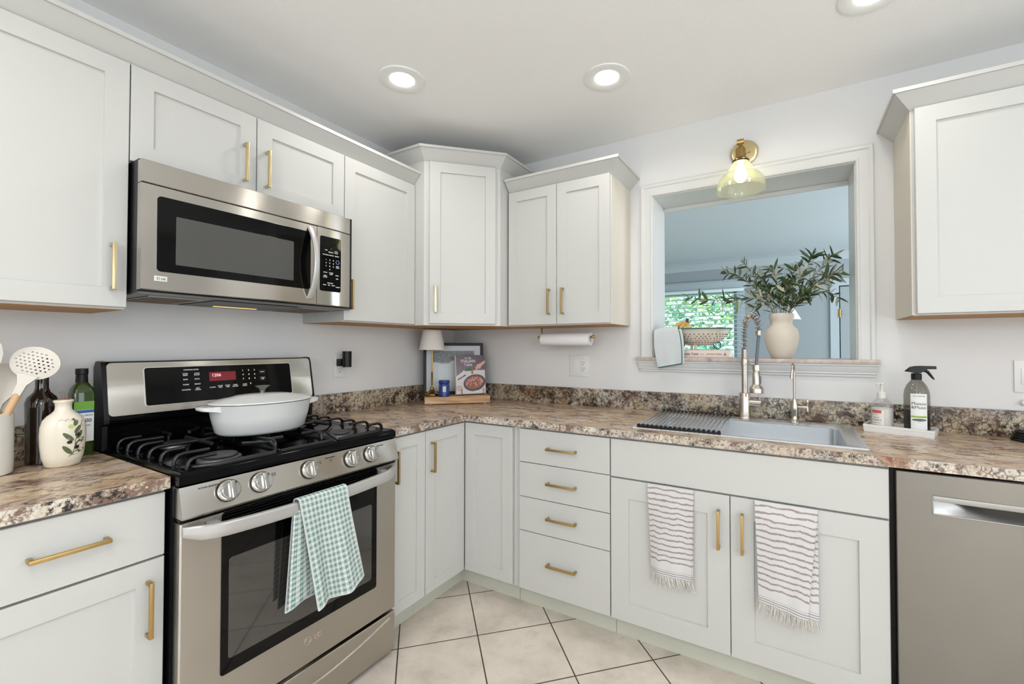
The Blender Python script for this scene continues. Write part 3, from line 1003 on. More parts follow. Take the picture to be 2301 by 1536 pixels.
c = thing('drawer_cabinet', 'white base cabinet with a stack of four drawers', 'cabinet', (1.19, -0.3, 0))
base_body(c, 0.9275, 1.4315, -BX, -0.002)
mb = MB(); mb.box(0.9275, 1.4315, -TK, -0.002, 0.0, 0.10); mb.build('toe_kick', 'toe', c, smooth=False)
for z0, z1, hz in ((0.7140, ZT, 0.7925), (0.5490, 0.7108, 0.632), (0.3867, 0.5458, 0.471), (ZB, 0.3835, 0.258)):
    d = door_mesh(1.430 - 0.9685, z1 - z0, slab=True, xf=FB(0.9685, -BX, z0)).build('drawer', 'cab', c)
    pull((1.127, -FD, hz), (1.275, -FD, hz), (0, -1, 0), d)

c = thing('sink_cabinet', 'wide white sink base cabinet with two doors and a false front', 'cabinet', (1.91, -0.3, 0))
mb = MB()
mb.box(1.4335, 1.4525, -BX, -0.002, 0.10, ZCT - .0015); mb.box(2.3655, 2.3845, -BX, -0.002, 0.10, ZCT - .0015)
mb.box(1.4525, 2.3655, -BX, -0.002, 0.10, 0.12); mb.box(1.4525, 2.3655, -BX, -BX + 0.019, 0.12, ZCT - .0015); mb.box(1.4525, 2.3655, -0.012, -0.002, 0.12, ZCT - .0015)
mb.build('body', 'cab', c, smooth=False)
mb = MB(); mb.box(1.4335, 2.3845, -TK, -0.03, 0.0, 0.10); mb.build('toe_kick', 'toe', c, smooth=False)
door_mesh(2.382 - 1.435, ZT - 0.7115, slab=True, xf=FB(1.435, -BX, 0.7115)).build('false_front', 'cab', c)
for a, b, hx in ((1.435, 1.9075, 1.8685), (1.9095, 2.382, 1.9505)):
    d = door_mesh(b - a - 0.001, 0.7045 - ZB, st=0.079, xf=FB(a, -BX, ZB)).build('door', 'cab', c)
    pull((hx, -FD, 0.504), (hx, -FD, 0.649), (0, -1, 0), d)

# ---- countertops
def counter(name, label, slabs, splashes, hole=None):
    o = thing(name, label, 'countertop', slabs)
    return o
DC = 0.6436; CT = 0.914
def top_piece(poly, name, label, splashes, loc, hole=None, top='grant'):
    o = thing(name, label, 'countertop', loc)
    bm = bmesh.new()
    if hole:
        x0, x1, y0, y1 = hole
        xs = [0.001, DC, x0, x1, 3.40]; ys = [-DC, y0, y1, -0.001]
        # L shape as boxes around the sink cut-out, one mesh
        mb = MB()
        mb.box(0.001, DC, yr1 + 0.0015, -DC, ZCT, CT)
        mb.box(0.001, x0, -DC, -0.001, ZCT, CT)
        mb.box(x1, 3.40, -DC, -0.001, ZCT, CT)
        mb.box(x0, x1, -DC, y0, ZCT, CT)
        mb.box(x0, x1, y1, -0.001, ZCT, CT)
    else:
        mb = MB(); mb.prism(poly, ZCT, CT, 'z')
    mb.mi = []
    # face-up polygons take the streaked top, upright ones the crystalline edge
    for f in mb.f:
        a, b_, c_ = mb.v[f[0]], mb.v[f[1]], mb.v[f[2]]
        n = (b_ - a).cross(c_ - a)
        mb.mi.append(1 if abs(n.z) > 0.5 * n.length else 0)
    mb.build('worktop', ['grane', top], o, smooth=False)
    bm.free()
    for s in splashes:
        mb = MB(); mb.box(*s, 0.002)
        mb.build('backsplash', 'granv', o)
    return o
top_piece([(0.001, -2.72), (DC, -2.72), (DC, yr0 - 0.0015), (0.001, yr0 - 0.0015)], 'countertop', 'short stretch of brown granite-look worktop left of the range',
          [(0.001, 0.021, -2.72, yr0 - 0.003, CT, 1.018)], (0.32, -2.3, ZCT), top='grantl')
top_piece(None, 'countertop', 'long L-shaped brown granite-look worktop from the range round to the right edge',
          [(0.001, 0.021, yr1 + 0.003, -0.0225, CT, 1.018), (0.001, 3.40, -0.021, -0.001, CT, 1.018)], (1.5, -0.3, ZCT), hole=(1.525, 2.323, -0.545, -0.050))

# ---- dishwasher
c = thing('dishwasher', 'stainless steel dishwasher under the worktop at the right edge', 'dishwasher', (2.70, -0.3, 0))
mb = MB(); mb.box(2.3865, 2.995, -0.600, -0.03, 0.0, ZCT - 0.002); mb.build('body', 'blkpl', c, smooth=False)
# door with a scooped pocket handle
dx0, dx1, dz0, dz1, yf = 2.3985, 2.985, 0.11, 0.874, -0.640
px0, px1, pz0, pz1 = 2.489, 2.895, 0.755, 0.807
mb = MB()
mb.box(dx0, px0, yf, -0.602, dz0, dz1, 0.002); mb.box(px1, dx1, yf, -0.602, dz0, dz1, 0.002)
mb = MB()
def ring(x0, x1, z0, z1, y): return [(x0, y, z0), (x1, y, z0), (x1, y, z1), (x0, y, z1)]
mb.loops([ring(dx0, dx1, dz0, dz1, -0.602), ring(dx0, dx1, dz0, dz1, yf + 0.003), ring(dx0 + .002, dx1 - .002, dz0 + .002, dz1 - .002, yf), ring(px0, px1, pz0, pz1, yf)], cap1=False)
mb.build('door', steel('dishwasher_steel', srgb(142, 137, 130), 0.36, (300, 300, 4), smudge=0.04), c, smooth=False)
mb = MB()
N_ = 10; lp = []
for i in range(N_ + 1):
    t = i / N_; x = px0 + (px1 - px0) * t
    dep = 0.034 * sin(pi * min(1, t * 1.0)) ** 0.55 if 0 < t < 1 else 0.001
    lp.append([(x, yf, pz1), (x, yf + dep * 0.9, pz1 - 0.004), (x, yf + dep, pz1 - 0.02), (x, yf + dep * 0.45, pz0 + 0.012), (x, yf, pz0)])
mb.loops(lp, ring=False, cap0=False, cap1=False)
mb.build('pocket_handle', simple('pocket_satin_steel', srgb(160, 160, 160), .3, metal=1.0), c)
mb = MB()
mb.box(px0 - .003, px1 + .003, yf - 0.0025, yf + .001, pz0 - .004, pz0, .0008); mb.box(px0 - .004, px0, yf - 0.0025, yf + .001, pz0 - .004, pz1, .0008)
mb.box(px0 - .002, px1 + .003, yf - 0.0065, yf + .001, pz1 - .014, pz1 + .002, .001)
mb.build('handle_rim', simple('pocket_rim_steel', srgb(172, 170, 166), .34, metal=1.0), c)

# ------------------------------------------------------------------ gas range
yA, yB = -1.8835, -1.1395
R_ = thing('gas_range', 'stainless steel and black gas range between the worktops', 'range', (0.35, -1.51, 0))
mb = MB(); mb.box(0.025, 0.640, yA, yB, 0.03, 0.885)
for y in (yA + .04, yB - .04):
    for x in (0.08, 0.6): mb.cyl((x, y, 0), (x, y, 0.03), 0.018)
mb.build('body', 'blkpl', R_, smooth=False)
# cooktop: shallow black tray with raised rim and rounded front
mb = MB()
def rect(x0, x1, y0, y1, z): return [(x0, y0, z), (x1, y0, z), (x1, y1, z), (x0, y1, z)]
mb.loops([rect(0.03, 0.672, yA, yB, 0.885), rect(0.03, 0.680, yA - .001, yB + .001, 0.890), rect(0.03, 0.680, yA - .001, yB + .001, 0.914), rect(0.035, 0.672, yA + .006, yB - .006, 0.9235),
          rect(0.05, 0.668, yA + .018, yB - .018, 0.9235), rect(0.06, 0.655, yA + .042, yB - .042, 0.9165)])
mb.build('cooktop', 'blk', R_, angle=50)
# burners
for bx, by, r in ((0.560, -1.735, 0.047), (0.225, -1.725, 0.032), (0.560, -1.320, 0.042), (0.225, -1.300, 0.036)):
    mb = MB(); mb.lathe([(r + .012, 0.9165), (r + .010, 0.924), (r, 0.926)], (bx, by, 0), 32)
    b_ = mb.build('burner', 'dgrey', R_)
    mb = MB(); mb.lathe([(r, 0.926), (r + .002, 0.930), (r - .002, 0.934), (0.001, 0.935)], (bx, by, 0), 32); mb.build('burner_cap', 'burner', b_)
mb = MB(); mb.lathe([(0.040, 0.9165), (0.038, 0.926)], (0.37, -1.512, 0), 32, sy=0.7)
b_ = mb.build('burner', 'dgrey', R_)
mb = MB(); mb.lathe([(0.036, 0.926), (0.036, 0.932), (0.001, 0.934)], (0.37, -1.512, 0), 32, sy=0.7); mb.build('burner_cap', 'burner', b_)
# grates
GZ = 0.9515
def bar(mb, pts, w=0.0054, h=0.0068):
    mb.tube(pts, w, 8, flat=h / w)
def finger(mb, x, y0, y1, drop=1):
    s = 1 if y1 > y0 else -1
    bar(mb, [(x, y0, 0.921), (x, y0 + s * .001, 0.930), (x, y0 + s * .004, 0.941), (x, y0 + s * .012, 0.9485), (x, y0 + s * .024, GZ), (x, y1, GZ)])
def side_grate(m):
    """m = +1 left grate, -1 mirrored right grate"""
    yo = -1.850 if m > 0 else -1.172
    mb = MB()
    for i in range(7):
        x = 0.125 + i * 0.0850
        ln = (0.062, 0.095, 0.065, 0.235, 0.058, 0.090, 0.072)[i]
        finger(mb, x, yo, yo + m * ln)
        mb.box(x - .004, x + .004, min(yo - .001, yo + m * .012), max(yo - .001, yo + m * .012), 0.9185, 0.9235)
    xe = 0.125 + 6 * 0.0850
    ys = yo + m * 0.132
    bar(mb, [(0.285, ys, GZ), (0.470, ys, GZ)])                    # spine between the two burners
    bar(mb, [(0.075, ys, GZ), (0.165, ys, GZ)])                    # rear spur
    bar(mb, [(0.150, ys, GZ), (0.150, ys, 0.921)])
    # front and rear rails with an inner corner arm reaching over the front burner
    bar(mb, [(xe - .03, yo, 0.923), (xe + .012, yo + m * .02, 0.926), (xe + .034, yo + m * .05, 0.928), (xe + .034, yo + m * .17, 0.928), (xe + .034, yo + m * .225, 0.928)])
    bar(mb, [(xe + .034, yo + m * .225, 0.926), (xe + .01, yo + m * .236, 0.940), (xe - .015, yo + m * .236, GZ), (xe - .075, yo + m * .180, GZ)])
    bar(mb, [(0.095, yo, 0.923), (0.075, yo + m * .03, 0.928), (0.075, yo + m * .225, 0.928)])
    bar(mb, [(0.075, yo + m * .225, 0.928), (0.09, yo + m * .236, 0.942), (0.12, yo + m * .236, GZ), (0.175, yo + m * .185, GZ)])
    for x in (0.29, 0.37):
        finger(mb, x, yo + m * .245, yo + m * .185)
    bar(mb, [(0.075, yo + m * .245, 0.926), (xe + .02, yo + m * .245, 0.926)])
    return mb.build('grate', 'iron', R_)
side_grate(1); side_grate(-1)
mb = MB()
bar(mb, [(0.075, -1.605, 0.926), (0.664, -1.605, 0.926)]); bar(mb, [(0.075, -1.418, 0.926), (0.664, -1.418, 0.926)])
bar(mb, [(0.664, -1.605, 0.926), (0.664, -1.418, 0.926)]); bar(mb, [(0.075, -1.605, 0.926), (0.075, -1.418, 0.926)])
for s in (-1.594, -1.429):
    bar(mb, [(0.615, s, 0.926), (0.612, s, 0.944), (0.600, s, GZ), (0.14, s, GZ), (0.115, s, 0.944), (0.110, s, 0.926)])
for x in (0.17, 0.27, 0.37, 0.47, 0.57):
    bar(mb, [(x, -1.594, GZ), (x, -1.545, GZ)]); bar(mb, [(x, -1.429, GZ), (x, -1.478, GZ)])
mb.build('grate', 'iron', R_)
# backguard
mb = MB()
mb.prism([(0.020, 0.905), (0.105, 0.905), (0.108, 0.998), (0.120, 1.006), (0.122, 1.024), (0.086, 1.200), (0.080, 1.2145), (0.070, 1.2165), (0.030, 1.2165), (0.020, 1.200)], yA + .014, yB - .014, 'y')
bgd = mb.build('backguard', 'blk', R_, angle=20)
for a, b in ((yA - .001, yA + .013), (yB - .013, yB + .001)):
    mb = MB(); mb.prism([(0.018, 0.90), (0.104, 0.90), (0.107, 0.998), (0.122, 1.006), (0.124, 1.026), (0.089, 1.196), (0.080, 1.2145), (0.062, 1.2185), (0.034, 1.216), (0.018, 1.196)], a, b, 'y')
    mb.build('end_cap', 'blkpl', R_, angle=30)
bx0, bz0, bx1, bz1 = 0.1222, 1.030, 0.0885, 1.2115
u = Vector((0, 1, 0)); upv = Vector((bx1 - bx0, 0, bz1 - bz0)); PH = upv.length; upv.normalize(); nv = u.cross(upv); nv = nv if nv.x > 0 else -nv
PB = Matrix(((u.x, nv.x, upv.x, bx0 + .0005), (u.y, nv.y, upv.y, yA + .010), (u.z, nv.z, upv.z, bz0), (0, 0, 0, 1)))
PW = (yB - yA) - 0.020
def rrect(x0, x1, z0, z1, r, y, n=5):
    pts = []
    for cx_, cz_, a0 in ((x1 - r, z1 - r, 0), (x0 + r, z1 - r, 90), (x0 + r, z0 + r, 180), (x1 - r, z0 + r, 270)):
        for k in range(n + 1):
            a = radians(a0 + 90 * k / n)
            pts.append((cx_ + r * cos(a), y, cz_ + r * sin(a)))
    return pts
def rpanel(mb, x0, x1, z0, z1, r, y0, y1, xf=None, b=0.0006):
    mb.loops([rrect(x0, x1, z0, z1, r, y0), rrect(x0, x1, z0, z1, r, y1 - b), rrect(x0 + b, x1 - b, z0 + b, z1 - b, r, y1)], xf=xf)
mb = MB(); rpanel(mb, 0, PW, 0, PH, 0.014, -0.002, 0.003, PB); mb.build('fascia', 'steel', R_, angle=30)
gx0, gx1 = 0.100, PW - 0.098
mb = MB(); rpanel(mb, gx0 - .004, gx1 + .004, 0.022, PH - 0.018, 0.010, 0.002, 0.0042, PB); mb.build('display_bezel', 'steelm', R_, angle=30)
mb = MB(); rpanel(mb, gx0, gx1, 0.026, PH - 0.022, 0.008, 0.003, 0.0052, PB)
dp = mb.build('display_glass', 'blkgl', R_, angle=30)
PT = PB @ Matrix.Translation((0, 0.0054, 0))
mb = MB(); mb.box(0.300, 0.396, 0, 0.0005, 0.101, 0.137, 0, PT); mb.build('clock_display', 'lcd', dp, smooth=False)
texts([('1206', 0.017, 0.325, 0.1185, .0003)], 'lcdd', dp, 'clock_digits', PT @ Matrix.Translation((0, .0006, 0)))
T_ = []
for s, x, z in (('COOKING MODE', .241, .148), ('CONV', .221, .133), ('BAKE', .221, .127), ('CONV', .259, .133), ('ROAST', .259, .127), ('BAKE', .221, .111), ('BROIL', .259, .111),
                ('WARM', .221, .091), ('PROOF', .259, .091), ('FAVORITE', .221, .071), ('SELF', .259, .075), ('CLEAN', .259, .069),
                ('CLOCK', .309, .074), ('COOK', .336, .078), ('TIME', .336, .072), ('START', .363, .078), ('TIME', .363, .072), ('TIMER', .391, .078), ('ON/OFF', .391, .072), ('OVEN', .428, .078), ('LIGHT', .428, .072)):
    T_.append((s, 0.0062, x, z, 0.0001))
for i, s in enumerate('123456789'):
    T_.append((s, 0.0085, .424 + .023 * (i % 3), .136 - .018 * (i // 3), 0.0003))
T_ += [('0', 0.0085, .451, .079, .0003), ('START', .0058, .502, .127, .0001), ('CLEAR', .0055, .502, .101, .0001), ('OFF', .0055, .502, .0955, .0001)]
texts(T_, 'inkw', dp, 'printed_marks', PT)
mb = MB()
for z0, z1 in ((.121, .136), (.092, .107)):
    for a in ((.490, .514, z0, z0 + .0006), (.490, .514, z1, z1 + .0006), (.490, .4906, z0, z1), (.5134, .514, z0, z1)):
        mb.box(a[0], a[1], 0, .0004, a[2], a[3], 0, PT)
mb.build('key_outline', 'inkg', dp, smooth=False)
# control panel under the cooktop
mb = MB()
cpz = [(0.640, 0.884), (0.676, 0.884), (0.700, 0.806), (0.698, 0.801), (0.640, 0.801)]
mb.prism(cpz, yA, yB, 'y')
cp_ = mb.build('control_panel', 'steel', R_, angle=20)
upv = Vector((0.676 - 0.700, 0, 0.884 - 0.806)).normalized(); nv = Vector((upv.z, 0, -upv.x))
PC = Matrix(((0, nv.x, upv.x, 0.700), (1, 0, 0, yA), (0, nv.z, upv.z, 0.806), (0, 0, 0, 1)))
KN = (-1.7695, -1.678, -1.519, -1.356, -1.270)
for ky in KN:
    kf = PC @ Matrix.Translation((ky - yA, 0, 0.0445))
    mb = MB()
    mb.lathe([(0.0315, 0.0), (0.0315, 0.004)], (0, 0, 0), 36, axis='y', xf=kf @ Matrix.Scale(-1, 4, (0, 1, 0)))
    base = mb.build('knob', 'blkpl', R_)
    mb = MB()
    mb.lathe([(0.0300, 0.004), (0.0300, 0.012), (0.0275, 0.0145), (0.0245, 0.015), (0.0245, 0.024), (0.0225, 0.0265), (0.001, 0.0265)], (0, 0, 0), 36, axis='y', xf=kf @ Matrix.Scale(-1, 4, (0, 1, 0)))
    mb.build('knob_cap', 'chrome', base, angle=30)
    mb = MB(); mb.box(-0.0065, 0.0065, 0.020, 0.037, -0.0245, 0.0245, 0.0025, kf); mb.build('grip', 'chrome', base)
    mb = MB(); mb.box(-0.001, 0.001, 0.0365, 0.0376, 0.014, 0.022, 0, kf @ Matrix.Translation((0.012, -0.0105, 0))); mb.build('pointer', 'ink', base, smooth=False)
PP = PC @ Matrix.Translation((0, 0.0003, 0))
for it in (('POWER BURNER', .0066, .068, .0665), ('SIMMER BURNER', .0052, .445, .0665), ('POWER BURNER', .0055, .660, .0665)):
    texts([it], 'ink', cp_, 'printed_marks', PP)
mb = MB()
for cx_ in (.090, .247, .404, .447, .648):
    for dx in (-.0035, .0035):
        for dz in (-.0028, .0028):
            mb.box(cx_ + dx - .0022, cx_ + dx + .0022, 0, .0004, .0585 + dz - .0022, .0585 + dz + .0022, 0, PP)
mb.build('burner_symbol', 'inkg', cp_, smooth=False)
mb = MB(); mb.box(.085, .0885, .0004, .0008, .0545, .058, 0, PP); mb.build('burner_symbol', 'red', cp_, smooth=False)
# oven door
dz0, dz1, xd = 0.192, 0.793, 0.684
mb = MB(); mb.box(0.642, 0.684, yA + .001, yB - .001, 0.789, 0.799, 0.003); mb.build('vent_strip', 'blk', R_)
D_ = None
mb = MB(); mb.loops([rect(0.650, 0.650, 0, 0, 0)] if False else [
    [(0.645, yA + .002, dz0), (0.645, yB - .002, dz0), (0.645, yB - .002, dz1 - .006), (0.645, yA + .002, dz1 - .006)],
    [(xd - .003, yA + .001, dz0), (xd - .003, yB - .001, dz0), (xd - .003, yB - .001, dz1 - .006), (xd - .003, yA + .001, dz1 - .006)],
    [(xd, yA + .005, dz0 + .003), (xd, yB - .005, dz0 + .003), (xd, yB - .005, dz1 - .009), (xd, yA + .005, dz1 - .009)]])
D_ = mb.build('oven_door', 'steelv', R_, smooth=False)
DF = FL(xd, yA, 0)
wy0, wy1 = 0.1005, 0.6465
mb = MB(); rpanel(mb, wy0, wy1, 0.318, 0.7875, 0.010, -0.001, 0.0022, DF); mb.build('door_glass', 'blkgl', D_, angle=30)
mb = MB(); rpanel(mb, wy0 + .0195, wy1 - .024, 0.358, 0.6515, 0.010, 0.0018, 0.0028, DF)
mb.build('oven_window', simple('oven_window_glass', (0.03, 0.028, 0.026), 0.05, spec=0.8, coat=.6), D_, angle=30)
mb = MB()
for k in range(3):
    mb.tube([(xd + .004 + k * .003, yA + wy0 + .002, 0.783 - k * .008), (xd + .004 + k * .003, yA + wy1 - .002, 0.783 - k * .008)], 0.0022, 8)
mb.build('vent_fin', 'blk', D_)
# arched flat handle
hw = []
for i in range(25):
    t = i / 24; y = yA + 0.004 + t * (0.726)
    e = min(t, 1 - t)
    out = 0.010 + 0.046 * min(1, (e / 0.10)) ** 0.5
    hh = 0.0195 * min(1, (e + .02) / 0.05) ** 0.4
    zc = 0.766 - 0.019 * sin(pi * t) ** .7
    lean = 0.012 * (t < .5 and max(0, 1 - t / .05) or 0)
    x = xd + out
    hw.append([(x - .016, y, zc - hh * .9), (x - .004, y, zc - hh), (x, y, zc - hh * .75), (x + .001, y, zc), (x, y, zc + hh * .8), (x - .005, y, zc + hh), (x - .016, y, zc + hh)])
mb = MB(); mb.loops(hw); mb.build('handle', 'silverpl', D_, angle=40)
for a, b in ((yA + .060, yA + .085), (yB - .095, yB - .07)):
    mb = MB(); mb.box(xd, xd + .030, a, b, 0.756, 0.778, .004); mb.build('handle_post', 'silverpl', D_)
# emblem and letters on the door
def emblem(fr, cx_, cz_, r, mat, parent, s, tx, tz, tsz, depth=.0012, name='brand_badge'):
    mb = MB()
    mb.loops([[(cx_ + q * cos(a * pi / 14), yy, cz_ + q * sin(a * pi / 14)) for a in range(28)] for q, yy in ((r, 0), (r, depth), (r * .84, depth), (r * .84, 0))], cap0=False, cap1=False, xf=fr)
    mb.box(cx_ - r * .35, cx_ - r * .2, 0, depth, cz_ - r * .45, cz_ + r * .45, 0, fr)
    mb.box(cx_ - r * .35, cx_ + r * .15, 0, depth, cz_ - r * .45, cz_ - r * .32, 0, fr)
    mb.box(cx_ + r * .35, cx_ + r * .84, 0, depth, cz_ - r * .06, cz_ + r * .08, 0, fr)
    mb.lathe([(r * .14, 0), (r * .14, depth)], (0, 0, 0), 10, axis='y', xf=fr @ Matrix.Translation((cx_ - r * .35, 0, cz_ + r * .45)) @ Matrix.Scale(-1, 4, (0, 1, 0)))
    t = text(s, tsz, fr @ Matrix.Translation((tx, depth * .5, tz)), mat, None, depth=depth * .5, bold=.0002)
    mb.add(t.v, t.f)
    return mb.build(name, mat, parent, smooth=False)
emblem(DF, 0.365, 0.270, 0.0125, 'steelm', D_, 'LG', 0.402, 0.2620, 0.024)
# storage drawer
mb = MB()
mb.loops([[(0.640, yA + .003, 0.022), (0.640, yB - .003, 0.022), (0.640, yB - .003, 0.178), (0.640, yA + .003, 0.178)],
          [(xd - .003, yA + .001, 0.022), (xd - .003, yB - .001, 0.022), (xd - .003, yB - .001, 0.178), (xd - .003, yA + .001, 0.178)],
          [(xd, yA + .004, 0.025), (xd, yB - .004, 0.025), (xd, yB - .004, 0.175), (xd, yA + .004, 0.175)]])
dr = mb.build('storage_drawer', 'steelv', R_, smooth=False)
pts = []
for i in range(21):
    t = i / 20; y = yA + .03 + t * .684; pts.append((xd - .001, y, 0.158 - 0.050 * sin(pi * t)))
mb = MB(); mb.tube(pts, 0.007, 10); mb.build('grip_ridge', 'steelv', dr)

# ------------------------------------------------------------------ over-the-range microwave
mA, mB_, mz0, mz1, mx = -1.8865, -1.1560, 1.4425, 1.8410, 0.410
Mw = thing('microwave', 'stainless over-the-range microwave under the short cabinet', 'microwave', (0.2, -1.51, mz0))
mb = MB(); mb.box(0.004, 0.378, mA + .003, yr1 - .004, mz0 - .004, 1.8485); mb.build('body', 'blkpl', Mw, smooth=False)
mb = MB(); mb.box(0.006, 0.376, mA + .006, yr1 - .008, mz0 - .010, mz0 - .004); mb.build('bottom_plate', 'dgrey', Mw, smooth=False)
for y in (-1.835, -1.325):
    mb = MB(); mb.box(0.060, 0.315, y, y + .150, mz0 - .013, mz0 - .010); fr_ = mb.build('grease_filter', simple('filter_frame', srgb(170, 168, 160), .35, metal=.9) if y < -1.8 else MATS['filter_frame'], Mw, smooth=False)
    mb = MB(); mb.box(0.070, 0.305, y + .010, y + .140, mz0 - .0142, mz0 - .0125)
    mb.build('filter_mesh', simple('greasy_mesh', srgb(96, 72, 40), .5, bump=1.0, bscale=420) if y < -1.8 else MATS['greasy_mesh'], fr_, smooth=False)
mb = MB(); mb.box(0.05, 0.34, -1.655, -1.355, mz0 - .0125, mz0 - .010); mb.build('lamp_recess', 'blkpl', Mw, smooth=False)
mb = MB(); mb.box(0.095, 0.112, -1.56, -1.40, mz0 - .0140, mz0 - .0125, .0005); mb.build('cooktop_lamp', 'hoodlamp', Mw)
def bow(y):  # gentle curve of the front at its right end
    t = max(0, (y - (-1.26)) / 0.105)
    return mx - 0.010 * t * t
def mwpanel(y0, y1, z0, z1, mat, name, dx=0.0, th=0.030, n=10):
    ys = [y0 + (y1 - y0) * i / n for i in range(n + 1)]
    mb = MB()
    lp = []
    for y in ys:
        x = bow(y) + dx
        lp.append([(x - th, y, z0), (x - .002, y, z0), (x, y, z0 + .002), (x, y, z1 - .002), (x - .002, y, z1), (x - th, y, z1)])
    mb.loops(lp)
    return mb.build(name, mat, Mw, angle=25)
mwpanel(mA, mB_, 1.7715, mz1, 'steel', 'vent_grille')
md = mwpanel(mA, -1.3205, mz0, 1.7690, 'steel', 'door')
mc = mwpanel(-1.3185, mB_, mz0, 1.7690, 'steel', 'control_panel')
MF = FL(mx, mA, 0)
mb = MB(); rpanel(mb, 0.038, 0.540, 1.5020, 1.7375, 0.012, -0.001, 0.0016, MF); mb.build('door_glass', 'blkgl', md, angle=30)
mb = MB(); rpanel(mb, 0.0865, 0.469, 1.5285, 1.6835, 0.003, 0.001, 0.0022, MF)
mb.build('mesh_window', simple('perforated_window', (0.040, 0.039, 0.034), 0.16, spec=.6, coat=.3, bump=.3, bscale=900), md, angle=30)
MC = MF @ Matrix.Translation((0, -0.0005, 0))
mb = MB(); rpanel(mb, 0.581, 0.679, 1.5025, 1.7345, 0.008, -0.003, 0.0016, MC)
kp = mb.build('keypad_glass', 'blkgl', mc, angle=30)
KT = MC @ Matrix.Translation((0, 0.0018, 0))
L_ = []
for i, s in enumerate('123456789'):
    L_.append((s, .0075, .608 + .017 * (i % 3), 1.634 - .0135 * (i // 3), .0002))
L_ += [('0', .0075, .625, 1.5935, .0002)]
for s, x, z in (('TIME', .608, 1.675), ('DEFROST', .630, 1.668), ('AUTO', .655, 1.675), ('COOK', .655, 1.668), ('POPCORN', .605, 1.655), ('POTATO', .632, 1.655), ('REHEAT', .659, 1.655), ('STOP', .662, 1.612), ('CLEAR', .662, 1.606),
                ('EZ ON', .605, 1.580), ('POWER', .632, 1.580), ('LEVEL', .632, 1.574), ('MORE', .660, 1.572), ('TIMER', .604, 1.566), ('CLOCK', .604, 1.560), ('LESS', .660, 1.558), ('VENT FAN', .627, 1.536), ('HI/LO', .602, 1.527), ('OFF', .622, 1.527), ('LIGHT', .642, 1.527), ('ON/OFF', .664, 1.522)):
    L_.append((s, .0056, x, z, .0001))
texts(L_, 'inkw', kp, 'printed_marks', KT)
mb = MB(); mb.loops([[(.662 + q * cos(a * pi / 10), yy, 1.632 + q * sin(a * pi / 10)) for a in range(20)] for q, yy in ((.0085, 0), (.0085, .0006), (.0072, .0006), (.0072, 0))], cap0=False, cap1=False, xf=KT)
mb.build('start_key', simple('pale_blue_print', srgb(150, 170, 220), .5), kp, smooth=False)
# bowed handle
hp_ = []
for i in range(21):
    t = i / 20; z = 1.462 + t * 0.297
    o_ = 0.004 + 0.052 * sin(pi * t) ** 0.8
    w_ = 0.013 - 0.002 * sin(pi * t)
    x = mx + o_; yc = -1.3475 - .004 * sin(pi * t)
    hp_.append([(x - .010, yc - w_, z), (x - .003, yc - w_, z), (x, yc - w_ * .6, z), (x, yc + w_ * .6, z), (x - .003, yc + w_, z), (x - .010, yc + w_, z)])
mb = MB(); mb.loops(hp_); mb.build('handle', 'silverpl', md, angle=40)
mb = MB(); mb.box(.0325, .0655, 0, .0012, 1.4715, 1.4875, .0004, MF); bd = mb.build('brand_plate', simple('badge_plate', srgb(206, 208, 206), .35), md)
emblem(MF @ Matrix.Translation((0, .0013, 0)), .0425, 1.4795, .0042, 'ink', bd, 'LG', .0555, 1.4765, .0085, .0003)

# ------------------------------------------------------------------ sink and taps
SK = thing('kitchen_sink', 'stainless steel drop-in sink in front of the window', 'sink', (1.925, -0.3, 0.9145))
sx0, sx1, sy0, sy1 = 1.505, 2.346, -0.572, -0.035
bx0, bx1, by0, by1 = 1.562, 2.283, -0.540, -0.155
def rr(x0, x1, y0, y1, r, z, n=5):
    pts = []
    for cx_, cy_, a0 in ((x1 - r, y1 - r, 0), (x0 + r, y1 - r, 90), (x0 + r, y0 + r, 180), (x1 - r, y0 + r, 270)):
        for k in range(n + 1):
            a = radians(a0 + 90 * k / n)
            pts.append((cx_ + r * cos(a), cy_ + r * sin(a), z))
    return pts
mb = MB()
L_ = [(sx0, sx1, sy0, sy1, .012, .9145), (sx0 + .003, sx1 - .003, sy0 + .003, sy1 - .003, .012, .9195), (sx0 + .014, sx1 - .014, sy0 + .010, sy1 - .010, .010, .9205),
      (sx0 + .020, sx1 - .020, sy0 + .014, sy1 - .014, .010, .9175), (bx0 - .006, bx1 + .006, by0 - .005, by1 + .005, .036, .9175), (bx0, bx1, by0, by1, .035, .913),
      (bx0 + .004, bx1 - .004, by0 + .004, by1 - .004, .034, .760), (bx0 + .012, bx1 - .012, by0 + .012, by1 - .012, .04, .738), (bx0 + .03, bx1 - .03, by0 + .03, by1 - .03, .04, .730)]
mb.loops([rr(*l) for l in L_], cap0=False)
mb.build('basin', 'sinksteel', SK, angle=40)
mb = MB(); mb.lathe([(0.045, .7305), (0.043, .733), (0.030, .731)], (1.92, -0.33, 0), 28); mb.build('drain', 'steelm', SK)
# dish rack rolled out over the left of the basin
RK = thing('roll_up_rack', 'roll-out drying rack of steel rods over the sink', 'drying rack', (1.69, -0.3, 0.9215))
mb = MB()
for i in range(18):
    t = i / 17
    mb.cyl((1.540 + t * .322, -0.568, .9285), (1.523 + t * .322, -0.068, .9285), 0.0036, 10)
mb.build('rods', 'steelm', RK)
for j, (ya, xa) in enumerate(((-0.566, 1.540), (-0.072, 1.523))):
    mb = MB()
    for i in range(18):
        x = xa + i / 17 * .322
        mb.cyl((x, ya - .006, .9285), (x, ya + .006, .9285), 0.0075, 12)
    mb.box(xa - .008, xa + .330, ya - .005, ya + .005, .9210, .9275, .001)
    mb.build('silicone_strip', 'blkpl', RK)
